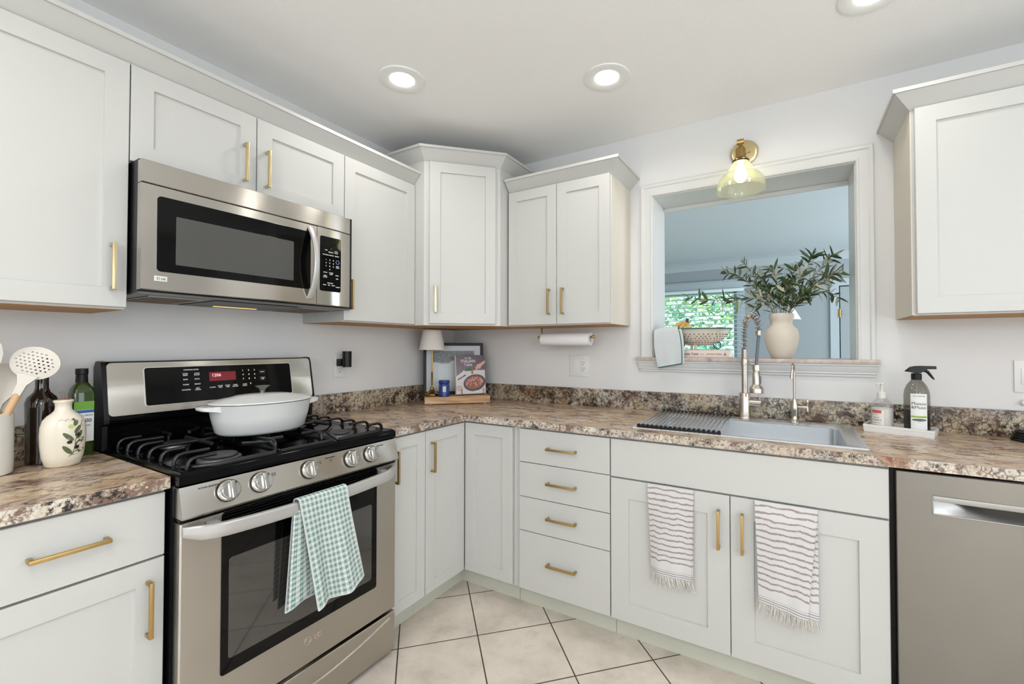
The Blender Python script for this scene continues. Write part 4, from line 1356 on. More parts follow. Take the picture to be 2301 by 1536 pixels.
# pull-down spring tap
TP = thing('spring_tap', 'tall brushed nickel spring tap with pull-down spray head', 'tap', (1.916, -0.077, 0.918))
tx, ty = 1.916, -0.077
mb = MB(); mb.lathe([(.029, .918), (.029, .922), (.0265, .925), (.026, .930), (.026, 1.040), (.0245, 1.043), (.0148, 1.044), (.0148, 1.176), (.0168, 1.177), (.0168, 1.208), (.0145, 1.210)], (tx, ty, 0), 32)
mb.build('body', 'nickel', TP)
pr = []
for i in range(10):
    z = 1.210 + i * .0045
    pr += [(.0125, z), (.0145, z + .0008), (.0145, z + .0030), (.0125, z + .0038)]
mb = MB(); mb.lathe(pr, (tx, ty, 0), 28); mb.build('knurled_collar', 'nickel', TP)
hd = Vector((1.986 - tx, -0.200 - ty, 0)); hl = hd.length; hd.normalize()
def hose(s):   # s 0..1: up, over the arch, down
    L1, L2, L3 = .100, pi * hl / 2, .020
    T = L1 + L2 + L3; d = s * T
    if d < L1: return Vector((tx, ty, 1.245 + d))
    if d < L1 + L2:
        a = (d - L1) / (hl / 2)
        return Vector((tx, ty, 1.345)) + hd * (hl / 2 * (1 - cos(a))) + Vector((0, 0, hl / 2 * sin(a)))
    return Vector((tx, ty, 1.345 - (d - L1 - L2))) + hd * hl
mb = MB(); mb.tube([hose(i / 40) for i in range(41)], .0062, 12)
hx = Vector((tx, ty, 0)) + hd * hl
hb = Vector((1.974, -0.198, 1.18))
mb.tube([(hx.x, hx.y, 1.325), (hx.x * .6 + hb.x * .4, hx.y * .6 + hb.y * .4, 1.27), (hb.x, hb.y, 1.18)], .0068, 12)
mb.build('hose', simple('grey_rubber_hose', srgb(96, 104, 114), .45), TP)
pts = []; phase = 0
NS = 620
for i in range(NS + 1):
    s = i / NS; p = hose(s); t = (hose(min(1, s + .004)) - hose(max(0, s - .004))).normalized()
    side = t.cross(Vector((hd.y, -hd.x, 0))).normalized(); b2 = t.cross(side)
    dens = 1.0 + 1.1 * math.exp(-((s - .52) / .22) ** 2)
    phase += dens * 2 * pi * 15.5 / NS
    pts.append(p + side * (.0128 * cos(phase)) + b2 * (.0128 * sin(phase)))
mb = MB(); mb.tube(pts, .0021, 6); mb.build('spring', 'nickel', TP)
mb = MB()
pr = []
for i in range(5):
    z = 1.318 + i * .0042
    pr += [(.012, z), (.0145, z + .0008), (.0145, z + .0028), (.012, z + .0036)]
mb.lathe(pr, (hx.x, hx.y, 0), 24); mb.build('spring_collar', 'nickel', TP)
mb = MB(); mb.lathe([(.0290, 1.056), (.0305, 1.058), (.0305, 1.074), (.0285, 1.080), (.019, 1.092), (.0168, 1.100), (.0162, 1.146), (.0135, 1.150), (.0130, 1.178), (.008, 1.183)], (hb.x, hb.y, 0), 32)
sp_ = mb.build('spray_head', 'nickel', TP)
mb = MB(); mb.box(hb.x + .013, hb.x + .020, hb.y - .008, hb.y + .006, 1.098, 1.132, .002); mb.build('trigger', simple('grey_trigger', srgb(92, 100, 110), .5), sp_)
mb = MB(); mb.tube([(tx + .01, ty - .01, 1.184), (hb.x - .012, hb.y + .018, 1.176)], .0028, 8)
mb.loops([[(hb.x + q * cos(a * pi / 8 + 1.0), hb.y + q * sin(a * pi / 8 + 1.0), zz) for a in range(13)] for q, zz in ((.0142, 1.158), (.0142, 1.184), (.0172, 1.184), (.0172, 1.158))], ring=False, cap0=False, cap1=False)
mb.build('holder_clip', 'nickel', TP)
mb = MB(); mb.cyl((tx + .015, ty, .9965), (tx + .072, ty - .012, .9965), .0165, 28); mb.cyl((tx + .055, ty - .008, .9965), (tx + .074, ty - .0125, .9965), .0170, 28)
lv = mb.build('valve', 'nickel', TP)
mb = MB(); mb.tube([(tx + .066, ty - .010, 1.008), (tx + .064, ty - .012, 1.040)], .0042, 12); mb.build('lever', 'nickel', lv)
# filtered water tap
T2 = thing('filter_tap', 'small brushed nickel goose-neck tap right of the spring tap', 'tap', (2.124, -0.077, 0.918))
mb = MB(); mb.lathe([(.0225, .918), (.0225, .921), (.018, .926), (.0125, .940), (.0115, .950), (.0150, .966), (.0168, .980), (.0150, .998), (.0105, 1.012), (.0085, 1.024), (.0065, 1.028)], (2.124, -0.077, 0), 28)
mb.build('body', 'nickel', T2)
pts = [(2.124, -0.077, 1.02), (2.124, -0.077, 1.150)]
for i in range(1, 11):
    a = pi * i / 11
    pts.append((2.124 - .004 * (1 - cos(a)), -0.077 - .030 * (1 - cos(a)), 1.150 + .038 * sin(a)))
pts += [(2.114, -.139, 1.142), (2.113, -.141, 1.128)]
mb = MB(); mb.tube(pts, .0052, 12); mb.cyl((2.1135, -.1405, 1.137), (2.113, -.1412, 1.124), .0066, 14); mb.build('spout', 'nickel', T2)
mb = MB(); mb.cyl((2.133, -.077, .990), (2.166, -.080, .991), .0058, 14); mb.cyl((2.164, -.080, .991), (2.174, -.081, .991), .0075, 14)
mb.lathe([(.001, .966), (.006, .969), (.0068, .975), (.0050, .985), (.0046, 1.000), (.0062, 1.012), (.0070, 1.018), (.0055, 1.024), (.001, 1.026)], (2.175, -.082, 0), 18)
mb.build('lever', 'nickel', T2)

# ------------------------------------------------------------------ tray with bottles
tu = Vector((.954, -.300, 0)); tv = Vector((.300, .954, 0))
TM = Matrix(((tu.x, tv.x, 0, 2.371), (tu.y, tv.y, 0, -.150), (0, 0, 1, .914), (0, 0, 0, 1)))
TR = thing('soap_tray', 'small white ribbed tray right of the sink holding two bottles', 'tray', (2.48, -.13, .914))
mb = MB()
mb.loops([[(a, b, z) for a, b in ((i, i), (.225 - i, i), (.225 - i, .116 - i), (i, .116 - i))] for i, z in ((.003, 0), (.001, .012), (0.001, .0195), (.0, .0205), (0, .0305), (.005, .0305), (.006, .0075))], xf=TM)
mb.build('dish', 'white', TR, angle=25)
def at_(u_, v_, z): return TM @ Vector((u_, v_, z))
# spray bottle
p = at_(.166, .058, 0); px_, py_ = p.x, p.y; z0 = .9218
SB = thing('spray_bottle', 'smoky grey spray bottle with black trigger and white label', 'bottle', (px_, py_, z0))
mb = MB(); mb.lathe([(.036, z0), (.0405, z0 + .004), (.0412, z0 + .02), (.0412, z0 + .150), (.0385, z0 + .172), (.031, z0 + .192), (.020, z0 + .208), (.0155, z0 + .214), (.0150, z0 + .226)], (px_, py_, 0), 40, cap=True)
mb.build('bottle_body', glassy('smoky_plastic', (.66, .65, .61), .05, dens=.16, dcol=srgb(140, 136, 128)), SB)
mb = MB(); mb.lathe([(.034, z0 + .003), (.0392, z0 + .006), (.0396, z0 + .095), (.001, z0 + .0955)], (px_, py_, 0), 36)
mb.build('liquid', glassy('tinted_liquid', (.50, .47, .38), .02, dens=.55, dcol=srgb(58, 50, 34)), SB)
mb = MB(); mb.lathe([(.0165, z0 + .213), (.0170, z0 + .216), (.0170, z0 + .236), (.0150, z0 + .238)], (px_, py_, 0), 28); mb.build('collar', 'blkpl', SB)
bf = Matrix.Translation((px_, py_, z0)) @ Matrix.Rotation(radians(-4), 4, 'Z')
mb = MB()
mb.loops([[(x, -w, z), (x, w, z), (x, w * .8, z2), (x, -w * .8, z2)] for x, w, z, z2 in ((-.036, .004, .2455, .2480), (-.020, .0105, .2435, .2640), (-.004, .0120, .2375, .2680), (.012, .0115, .2400, .2690), (.034, .0085, .2560, .2690), (.058, .0078, .2570, .2690), (.060, .0070, .2575, .2680))], xf=bf)
mb.build('spray_nozzle', 'blkpl', SB)
mb = MB(); mb.tube([(.020, 0, .252), (.034, 0, .246), (.041, 0, .235), (.048, 0, .224), (.054, 0, .216)], .006, 10, xf=bf, radii=[.006, .0058, .005, .004, .002])
mb.build('trigger', 'blkpl', SB)
mb = MB(); mb.tube([(0, 0, .012), (0, 0, .215)], .0018, 8, xf=bf); mb.build('dip_tube', 'white', SB)
# label wrapped on the front
cv = Vector((cam.location.x - px_, cam.location.y - py_, 0)); la = math.atan2(-.92, -.12) + .12
def wrapped(R, la, cx_, cy_):
    def F(s, z, o=0):   # s metres along the wall, seen left to right
        a = la + s / R
        return Vector((cx_ + (R + o) * cos(a), cy_ + (R + o) * sin(a), z))
    return F
F_ = wrapped(.0414, la, px_, py_)
def wrap_patch(F, s0, s1, z0_, z1_, o, n=14):
    mb = MB(); vs = []
    for i in range(n + 1):
        s = s0 + (s1 - s0) * i / n
        vs += [F(s, z0_, o), F(s, z1_, o), F(s, z1_, 0), F(s, z0_, 0)]
    fs = []
    for i in range(n):
        for j in range(4):
            k = (j + 1) % 4
            fs.append((i * 4 + j, i * 4 + k, (i + 1) * 4 + k, (i + 1) * 4 + j))
    mb.add(vs, fs); return mb
def wrap_text(items, F, o, mat, parent, name='printed_marks'):
    tot = MB()
    for it in items:
        s_, size, s0, z0_ = it[:4]
        t = text(s_, size, Matrix.Identity(4), mat, None, depth=.00012, bold=(it[4] if len(it) > 4 else 0))
        tot.add([F(s0 + v.x, z0_ + v.z, o + v.y) for v in t.v], t.f)
    return tot.build(name, mat, parent, smooth=False)
lb = wrap_patch(F_, -.0265, .0265, z0 + .020, z0 + .160, .0006).build('label', 'label', SB)
wrap_text([('ALL-PURPOSE', .0062, 0, z0 + .149), ('Maison', .0165, 0, z0 + .116), ('&Muse.', .0165, 0, z0 + .101), ('MULTI', .003, 0, z0 + .046)], F_, .0008, 'ink', lb)
wrap_patch(F_, -.0255, .0245, z0 + .066, z0 + .0735, .0008).build('green_band', simple('lime_band', srgb(160, 196, 84), .6), lb)
mb = MB(); vs = []
for i in range(17):
    a = pi * i / 16; x_ = -.022 * cos(a); h_ = .0045 * sin(a) + .0001
    vs += [F_(x_, z0 + .0575 - h_, .0010), F_(x_, z0 + .0575 + h_, .0010), F_(x_, z0 + .0575 + h_, .0005), F_(x_, z0 + .0575 - h_, .0005)]
mb.add(vs, [(i * 4 + j, i * 4 + (j + 1) % 4, (i + 1) * 4 + (j + 1) % 4, (i + 1) * 4 + j) for i in range(16) for j in range(4)])
mb.build('black_oval', 'ink', lb, smooth=False)
wrap_text([('LIME & LEMON MYRTLE', .0042, 0, z0 + .0682)], F_, .0010, 'inkg', lb, 'band_marks')
wrap_text([('ULTIMATE CLEAN', .0042, 0, z0 + .0560)], F_, .0011, 'inkw', lb, 'oval_marks')
# pump soap bottle
p = at_(.055, .058, 0); qx, qy = p.x, p.y
SP = thing('soap_dispenser', 'clear pump bottle of white soap with coral label', 'bottle', (qx, qy, z0))
mb = MB(); mb.lathe([(.034, z0), (.0375, z0 + .004), (.0385, z0 + .02), (.0385, z0 + .092), (.036, z0 + .104), (.026, z0 + .120), (.0165, z0 + .130), (.0150, z0 + .132)], (qx, qy, 0), 40)
mb.build('bottle_body', glassy('clear_plastic', (.95, .95, .95), .05, dens=.22, dcol=srgb(232, 232, 230)), SP)
mb = MB(); mb.lathe([(.033, z0 + .003), (.0362, z0 + .006), (.0368, z0 + .088), (.001, z0 + .0885)], (qx, qy, 0), 36); mb.build('liquid', simple('white_soap', srgb(226, 225, 220), .5), SP)
mb = MB(); mb.lathe([(.0165, z0 + .130), (.0168, z0 + .134), (.0165, z0 + .152), (.010, z0 + .156), (.0055, z0 + .158), (.005, z0 + .186), (.0085, z0 + .188), (.0085, z0 + .194), (.001, z0 + .196)], (qx, qy, 0), 24)
mb.tube([(qx, qy, z0 + .191), (qx - .012, qy - .014, z0 + .1915), (qx - .020, qy - .022, z0 + .186)], .0045, 10, flat=.7)
mb.build('pump', simple('frosted_pump', srgb(222, 220, 214), .4), SP)
F2 = wrapped(.0388, math.atan2(-.95, -.10) - .20, qx, qy)
lb = wrap_patch(F2, -.030, .012, z0 + .014, z0 + .082, .0004).build('label', simple('label_clear_white', srgb(222, 220, 216), .6), SP)
wrap_patch(F2, -.030, .004, z0 + .070, z0 + .082, .0007).build('red_band', simple('coral_red', srgb(206, 84, 80), .6), lb)
wrap_patch(F2, -.030, .004, z0 + .014, z0 + .022, .0007).build('orange_band', simple('coral_orange', srgb(214, 128, 92), .6), lb)
wrap_text([('HAND SOAP', .0042, -.019, z0 + .063), ('Grapefruit', .0075, -.012, z0 + .040, .0001), ('bergamot', .0060, -.014, z0 + .050), ('LIQUID SOAP', .0048, -.013, z0 + .029)], F2, .0006, 'inkg', lb)

# ------------------------------------------------------------------ plates and plug-in things on the walls
def receptacle(mb, fr, x, z):
    for dx in (-.0068, .0068):
        mb.box(x + dx - .0012, x + dx + .0012, .0058, .0064, z + .001, z + .009, 0, fr)
    mb.box(x - .0022, x + .0022, .0058, .0064, z - .0105, z - .0055, 0, fr)
fr = FB(1.0015, 0, 1.150)
o = thing('outlet_plate', 'white double plate with switch and two sockets under the paper towels', 'outlet', (1.0015, 0, 1.087))
mb = MB(); mb.box(-.0635, .0635, .0004, .0052, -.0632, .0632, .002, fr); mb.build('plate', 'white', o)
mb = MB(); mb.box(-.041, -.009, .004, .0072, -.033, .033, .0015, fr); mb.build('rocker_switch', 'white', o)
mb = MB(); mb.box(.009, .041, .004, .0060, -.034, .034, .001, fr); so = mb.build('socket_face', 'white', o)
mb = MB(); receptacle(mb, fr, .025, .018); receptacle(mb, fr, .025, -.019); mb.box(.0235, .0265, .0052, .0056, .0445, .0475, 0, fr); mb.build('slots', 'slot', so, smooth=False)
fr = FL(0, -.9202, 1.1595)
o = thing('outlet_plate', 'white single socket plate on the left wall beside the range', 'outlet', (0, -.9202, 1.100))
mb = MB(); mb.box(-.0355, .0355, .0004, .0052, -.059, .059, .002, fr); mb.build('plate', 'white', o)
mb = MB(); mb.box(-.0165, .0165, .004, .0060, -.034, .034, .001, fr); so = mb.build('socket_face', 'white', o)
mb = MB(); receptacle(mb, fr, 0, -.019); mb.build('slots', 'slot', so, smooth=False)
o = thing('plug_in_night_light', 'black plug-in cylinder in the socket right of the range', 'night light', (.05, -.92, 1.160))
mb = MB(); mb.box(-.021, .004, .0060, .040, 0.004, .042, .003, fr); mb.build('plug', 'blkpl', o)
mb = MB(); mb.cyl(fr @ Vector((.008, .055, -.001)), fr @ Vector((.008, .055, .083)), .0230, 32); mb.build('cylinder', 'blkpl', o)
fr = FB(2.927, 0, 1.1513)
o = thing('switch_plate', 'white switch plate at the right edge below the wall cabinet', 'switch', (2.927, 0, 1.088))
mb = MB(); mb.box(-.058, .058, .0004, .0052, -.0628, .0628, .002, fr); mb.build('plate', 'white', o)
for x in (-.023, .023):
    mb = MB(); mb.box(x - .016, x + .016, .004, .0072, -.033, .033, .0015, fr); mb.build('rocker_switch', 'white', o)
mb = MB(); mb.lathe([(.012, 0), (.012, .010), (.009, .013), (.001, .013)], (2.897, -.0004, 1.050), 24, axis='y')
o = mb.build('round_wall_hook', 'white'); tag(o, 'tiny round white knob on the wall at the right edge', 'hook')
mb = MB()
for i in range(4):
    mb.tube([(2.874 + (.040 - i * .004) * cos(a * pi / 10), -.090 + (.040 - i * .004) * sin(a * pi / 10), .9195 + i * .0092 + .001 * sin(a * 1.7 + i)) for a in range(21)], .0055, 8)
o = mb.build('coiled_cord', 'blkpl'); tag(o, 'black coiled cord lying on the worktop at the right edge', 'cord')

# ------------------------------------------------------------------ paper towels
H_ = thing('paper_towel_holder', 'thin gold paper towel holder screwed under the wall cabinet', 'holder', (.98, -.165, 1.30))
mb = MB(); mb.cyl((.816, -.165, 1.322), (1.158, -.165, 1.322), .0045, 12); mb.sphere((.812, -.165, 1.322), .0095); mb.sphere((1.160, -.165, 1.322), .0095)
mb.build('rod', 'brass', H_)
mb = MB(); mb.box(.826, .832, -.172, -.158, 1.316, 1.3826, .001); mb.box(.818, .840, -.185, -.145, 1.3805, 1.3826, .0006); mb.build('bracket', 'brass', H_)
mb = MB()
mb.loops([[(x, -.165 + q * cos(a * pi / 24), 1.310 + q * sin(a * pi / 24)) for a in range(48)] for q, x in ((.0165, .836), (.036, .836), (.0368, .838), (.0368, 1.143), (.036, 1.145), (.0165, 1.145), (.0165, .836))], cap0=False, cap1=False)
o = mb.build('paper_towel_roll', simple('white_paper', srgb(228, 228, 230), .9)); tag(o, 'white roll of paper towels on the gold holder', 'paper towels')

# ------------------------------------------------------------------ sconce over the window
Sc = thing('wall_sconce', 'antique brass wall sconce with green glass bell above the window', 'wall lamp', (1.916, -.001, 2.245))
cx_, cy_ = 1.910, -.130
mb = MB(); mb.lathe([(.064, 0), (.064, .008), (.059, .013), (.050, .015), (.001, .017)], (1.916, -.0008, 2.245), 40, axis='y'); mb.build('wall_plate', 'paleb', Sc)
mb = MB(); mb.tube([(1.916, -.012, 2.245), (1.915, -.05, 2.246), (1.912, -.10, 2.250), (cx_, cy_, 2.252)], .0075, 14)
mb.cyl((cx_ - .015, cy_, 2.252), (cx_ + .015, cy_, 2.252), .0135, 24)
mb.build('arm', 'brass', Sc)
mb = MB(); mb.lathe([(.007, 2.242), (.008, 2.232), (.0135, 2.228), (.0215, 2.220), (.0235, 2.214), (.0235, 2.180), (.026, 2.172), (.034, 2.164), (.038, 2.162), (.038, 2.158)], (cx_, cy_, 0), 32)
mb.cyl((cx_ + .02, cy_, 2.192), (cx_ + .040, cy_, 2.194), .0022, 8); mb.sphere((cx_ + .041, cy_, 2.194), .004, 10)
mb.build('socket', 'abrass', Sc)
mb = MB(); mb.lathe([(.0385, 2.158), (.0385, 2.152)], (cx_, cy_, 0), 32); mb.build('gasket', 'blkpl', Sc)
gl = glassy('green_tint_glass', (.965, .972, .90), .04, dens=.16, dcol=srgb(232, 231, 202))
mb = MB(); P_ = [(.0375, 2.154), (.042, 2.148), (.050, 2.130), (.062, 2.108), (.070, 2.098), (.084, 2.090), (.097, 2.074), (.103, 2.056), (.107, 2.046), (.1095, 2.038), (.1105, 2.022), (.1115, 2.018), (.1085, 2.018), (.1075, 2.036), (.100, 2.056), (.094, 2.073), (.082, 2.087), (.068, 2.095), (.060, 2.105), (.048, 2.128), (.040, 2.146), (.0355, 2.154)]
mb.lathe(P_, (cx_, cy_, 0), 48, cap=False); mb.build('glass_shade', gl, Sc)
mb = MB(); mb.lathe([(.012, 2.158), (.013, 2.14), (.022, 2.118), (.029, 2.095), (.027, 2.075), (.015, 2.060), (.001, 2.056)], (cx_, cy_, 0), 24); mb.build('bulb', 'bulbw', Sc)

# ------------------------------------------------------------------ recessed ceiling lights
RL = [(.616, -1.054, 'round white recessed ceiling light nearer the range'), (1.414, -.610, 'round white recessed ceiling light in front of the sink wall cabinet'), (2.362, -.600, 'round white recessed ceiling light cut by the top edge, right')]
for x, y, lab in RL:
    o = thing('recessed_light', lab, 'ceiling light', (x, y, ZC), 'recessed ceiling lights')
    mb = MB(); mb.lathe([(.101, -.0002), (.100, -.004), (.094, -.0055), (.060, -.0035), (.0535, -.001)], (x, y, ZC), 48, cap=False)
    mb.build('trim_ring', 'ring', o)
    mb = MB(); mb.lathe([(.054, -.0010), (.052, -.0022), (.001, -.0026)], (x, y, ZC), 40, cap=False); mb.build('lens', 'bulbe', o)
    area('recessed_or_fill_lamp', (x, y, ZC - .012), (0, 0, 0), .10, .10, RECESSED_W, (1.0, .96, .90), 'DISK', radians(160))
for x, y in ((.95, -2.5), (1.9, -2.7), (3.9, -3.9), (2.3, -3.6), (3.5, -3.2)):  # extra ceiling lamps added out of view, with no fixtures
    area('recessed_or_fill_lamp', (x, y, ZC - .012), (0, 0, 0), .10, .10, REAR_FILL_W, (1.0, .96, .90), 'DISK', radians(160))
M['crockw'] = simple('white_crock_glaze', srgb(214, 212, 206), .35)

# ------------------------------------------------------------------ dutch oven on the range
PO = thing('dutch_oven', 'oval white enamel dutch oven standing on the range grates', 'pot', (.42, -1.535, .9585))
PM = Matrix.Translation((.42, -1.535, 0)) @ Matrix.Rotation(radians(-4), 4, 'Z')
def oval(a, b, z, n=56): return [(b * cos(2 * pi * i / n), a * sin(2 * pi * i / n), z) for i in range(n)]
PZ = .9585
mb = MB(); mb.loops([oval(a, b, z) for a, b, z in ((.118, .086, PZ), (.136, .102, PZ + .003), (.146, .111, PZ + .012), (.158, .122, PZ + .06), (.166, .129, PZ + .105), (.168, .131, PZ + .1085), (.166, .129, PZ + .110), (.150, .114, PZ + .106))], xf=PM)
mb.build('pot_body', 'enamel', PO, angle=50)
mb = MB(); mb.loops([oval(a, b, z) for a, b, z in ((.1675, .1305, PZ + .1092), (.1675, .1305, PZ + .1102))], xf=PM); mb.build('rim_line', 'blkpl', PO)
mb = MB(); mb.loops([oval(a, b, z) for a, b, z in ((.166, .129, PZ + .1102), (.169, .132, PZ + .112), (.168, .131, PZ + .116), (.152, .117, PZ + .121), (.10, .078, PZ + .130), (.085, .066, PZ + .1345), (.04, .03, PZ + .138), (.001, .001, PZ + .139))], xf=PM)
ld = mb.build('lid', 'enamel', PO, angle=50)
mb = MB(); mb.loops([[(b * cos(2 * pi * i / 24), a * sin(2 * pi * i / 24), z) for i in range(24)] for a, b, z in ((.010, .008, PZ + .136), (.008, .007, PZ + .146), (.012, .010, PZ + .155), (.023, .014, PZ + .163), (.025, .015, PZ + .166), (.018, .010, PZ + .1665))], xf=PM)
mb.build('knob', 'dgrey', ld)
for s in (-1, 1):
    mb = MB()
    mb.loops([[(x, s * y, z) for x, y, z in ((-w, .150, PZ + .090), (w, .150, PZ + .090), (w, .150, PZ + .104), (-w, .150, PZ + .104))] if False else
              [(-w, s * yy, PZ + z0_), (-w * .3, s * yy, PZ + z0_ - .001), (w * .3, s * yy, PZ + z0_ - .001), (w, s * yy, PZ + z0_), (w, s * yy, PZ + z1_), (w * .3, s * yy, PZ + z1_ + .001), (-w * .3, s * yy, PZ + z1_ + .001), (-w, s * yy, PZ + z1_)]
              for yy, w, z0_, z1_ in ((.150, .052, .088, .108), (.168, .048, .092, .107), (.186, .040, .094, .107), (.196, .028, .095, .106), (.199, .018, .097, .104))], xf=PM)
    mb.build('handle', 'enamel', PO, angle=60)

# ------------------------------------------------------------------ left counter: crock, utensils, bottles
CK = Vector((.200, -2.150, .914))
mb = MB(); mb.lathe([(.050, 0), (.0555, .003), (.057, .02), (.057, .168), (.0545, .170), (.053, .166), (.052, .02), (.001, .012)], CK, 40)
o = mb.build('utensil_crock', 'crockw'); tag(o, 'white ceramic crock holding cooking utensils at the left edge', 'crock')
# perforated skimmer
sk = thing('slotted_skimmer', 'white slotted skimmer with wooden handle leaning in the crock', 'utensil', (.205, -2.135, .935))
hc = Vector((.250, -2.066, 1.222)); ax = Vector((.02, .055, .165)).normalized()
nn = Vector((.86, -.48, .10)); nn = (nn - ax * nn.dot(ax)).normalized(); sd = nn.cross(ax).normalized()
if sd.y < 0: sd = -sd
SKM = Matrix(((sd.x, nn.x, ax.x, hc.x), (sd.y, nn.y, ax.y, hc.y), (sd.z, nn.z, ax.z, hc.z), (0, 0, 0, 1)))
def headshape(n=48):
    pts = []
    for i in range(n):
        a = 2 * pi * i / n
        pts.append((.0515 * cos(a), .0455 * sin(a) * (1.0 if sin(a) > 0 else 1.05)))
    return pts
bm = bmesh.new()
# disc with real holes: triangulated fill between outline and hole rings
outer = [bm.verts.new((x, 0, z)) for x, z in headshape()]
edges = [bm.edges.new((outer[i], outer[(i + 1) % len(outer)])) for i in range(len(outer))]
for r_ in range(-3, 4):
    for c_ in range(-4, 5):
        x = c_ * .0098 + (0.0049 if r_ % 2 else 0); z = r_ * .0092
        if (x / .040) ** 2 + (z / .034) ** 2 > 1: continue
        hv = [bm.verts.new((x + .0026 * cos(2 * pi * k / 8), 0, z + .0022 * sin(2 * pi * k / 8))) for k in range(8)]
        edges += [bm.edges.new((hv[k], hv[(k + 1) % 8])) for k in range(8)]
bmesh.ops.triangle_fill(bm, use_beauty=True, use_dissolve=False, edges=edges)
geo = bmesh.ops.extrude_face_region(bm, geom=list(bm.faces))
for v in geo['geom']:
    if isinstance(v, bmesh.types.BMVert): v.co.y += .003
for v in bm.verts: v.co.y += -(v.co.x ** 2 + v.co.z ** 2) * 3.0
mb = MB(); mb.take(bm, SKM)
mb.loops([[(-w, -d, z), (w, -d, z), (w, d * 1.2, z), (-w, d * 1.2, z)] for w, d, z in ((.022, .002, -.036), (.016, .003, -.050), (.0095, .005, -.064), (.0085, .006, -.088), (.0080, .006, -.094))], xf=SKM)
mb.build('perforated_head', 'silicone', sk, angle=50)
mb = MB(); mb.tube([SKM @ Vector((0, 0, -.090)), SKM @ Vector((0, 0, -.255))], .0085, 14); mb.build('wooden_handle', 'wood', sk)
def utensil(name, label, hx_, hy_, hz_, kind):
    o = thing(name, label, 'utensil', (CK.x, CK.y, .935))
    top = Vector((hx_, hy_, hz_)); bot = Vector((CK.x + (hx_ - CK.x) * .15, CK.y + (hy_ - CK.y) * .15, .935)); d_ = (top - bot).normalized()
    n_ = Vector((.8, -.6, 0)); n_ = (n_ - d_ * n_.dot(d_)).normalized(); s_ = n_.cross(d_)
    m_ = Matrix(((s_.x, n_.x, d_.x, top.x), (s_.y, n_.y, d_.y, top.y), (s_.z, n_.z, d_.z, top.z), (0, 0, 0, 1)))
    mb = MB()
    if kind == 'spoon':
        mb.loops([[(w * cos(a * pi / 8), .004 * sin(a * pi / 8) - 2.2 * w * w * cos(a * pi / 8) ** 2, z) for a in range(16)] for w, z in ((.006, -.105), (.009, -.09), (.020, -.07), (.031, -.045), (.035, -.02), (.031, .005), (.018, .022), (.003, .027))], xf=m_)
    else:
        mb.loops([[(-w, -.003, z), (w, -.003, z), (w, .003, z), (-w, .003, z)] for w, z in ((.006, -.11), (.010, -.085), (.028, -.06), (.032, -.02), (.030, .02), (.024, .030))], xf=m_)
    mb.build('head', 'silicone', o, angle=60)
    mb = MB(); mb.tube([m_ @ Vector((0, 0, -.10)), bot], .0080, 14); mb.build('wooden_handle', 'wood', o)
utensil('cooking_spoon', 'white cooking spoon in the crock, cut by the left edge', .215, -2.150, 1.270, 'spoon')
utensil('spatula', 'white spatula low in the crock behind the skimmer', .160, -2.105, 1.190, 'spat')
# bottles
mb = MB(); DBc = (.135, -2.028, .914)
mb.lathe([(.030, 0), (.0335, .003), (.0335, .018), (.0325, .03), (.0350, .165), (.0355, .185), (.031, .200), (.018, .216), (.0145, .228), (.0140, .285), (.0155, .287), (.0155, .300), (.0135, .302)], DBc, 36)
o = thing('dark_bottle', 'tall dark brown glass bottle behind the painted cruet', 'bottle', DBc)
mb.build('glass_body', simple('dark_brown_glass', (.012, .006, .002), .06, coat=.4), o)
mb = MB(); mb.lathe([(.0150, .290), (.0155, .292), (.0155, .318), (.0135, .320)], DBc, 24); mb.build('cap', 'blkpl', o)
GB = Vector((.090, -1.931, .914))
o = thing('olive_oil_bottle', 'green glass olive oil bottle with black cap beside the range', 'bottle', GB)
mb = MB(); mb.loops([[Vector(p_) + GB for p_ in rr(-w, w, -w, w, rd, z)] for w, rd, z in ((.026, .009, 0), (.0275, .009, .003), (.0275, .009, .200), (.024, .011, .218), (.0145, .012, .236), (.0130, .0125, .240))])
mb.build('glass_body', simple('green_glass', srgb(44, 68, 14), .06, coat=.4), o)
mb = MB(); mb.lathe([(.0145, .232), (.0150, .240), (.0140, .262), (.0155, .264), (.0155, .281), (.0140, .282)], GB, 28); mb.build('cap', 'blkpl', o)
gm = Matrix.Translation(GB) @ Matrix.Rotation(radians(35), 4, 'Z')
mb = MB()
for f_ in (FL(GB.x + .0275, GB.y, GB.z), ):
    mb.box(-.0235, .0235, 0, .0006, .045, .175, 0, f_)
lb = mb.build('label', 'label', o, smooth=False)
mb = MB(); mb.box(-.0235, .0235, .0006, .0010, .148, .175, 0, f_); mb.build('green_band', simple('fresh_green', srgb(112, 166, 60), .6), lb, smooth=False)
mb = MB(); mb.box(-.0235, .0235, .0006, .0010, .138, .147, 0, f_); mb.build('blue_band', simple('label_blue', srgb(48, 92, 170), .6), lb, smooth=False)
texts([('EXTRA VIRGIN', .0062, 0, .128), ('100', .016, .006, .108, .0003), ('OLIVE OIL', .007, 0, .095)], 'inkg', lb, 'printed_marks', f_ @ Matrix.Translation((0, .0008, 0)))
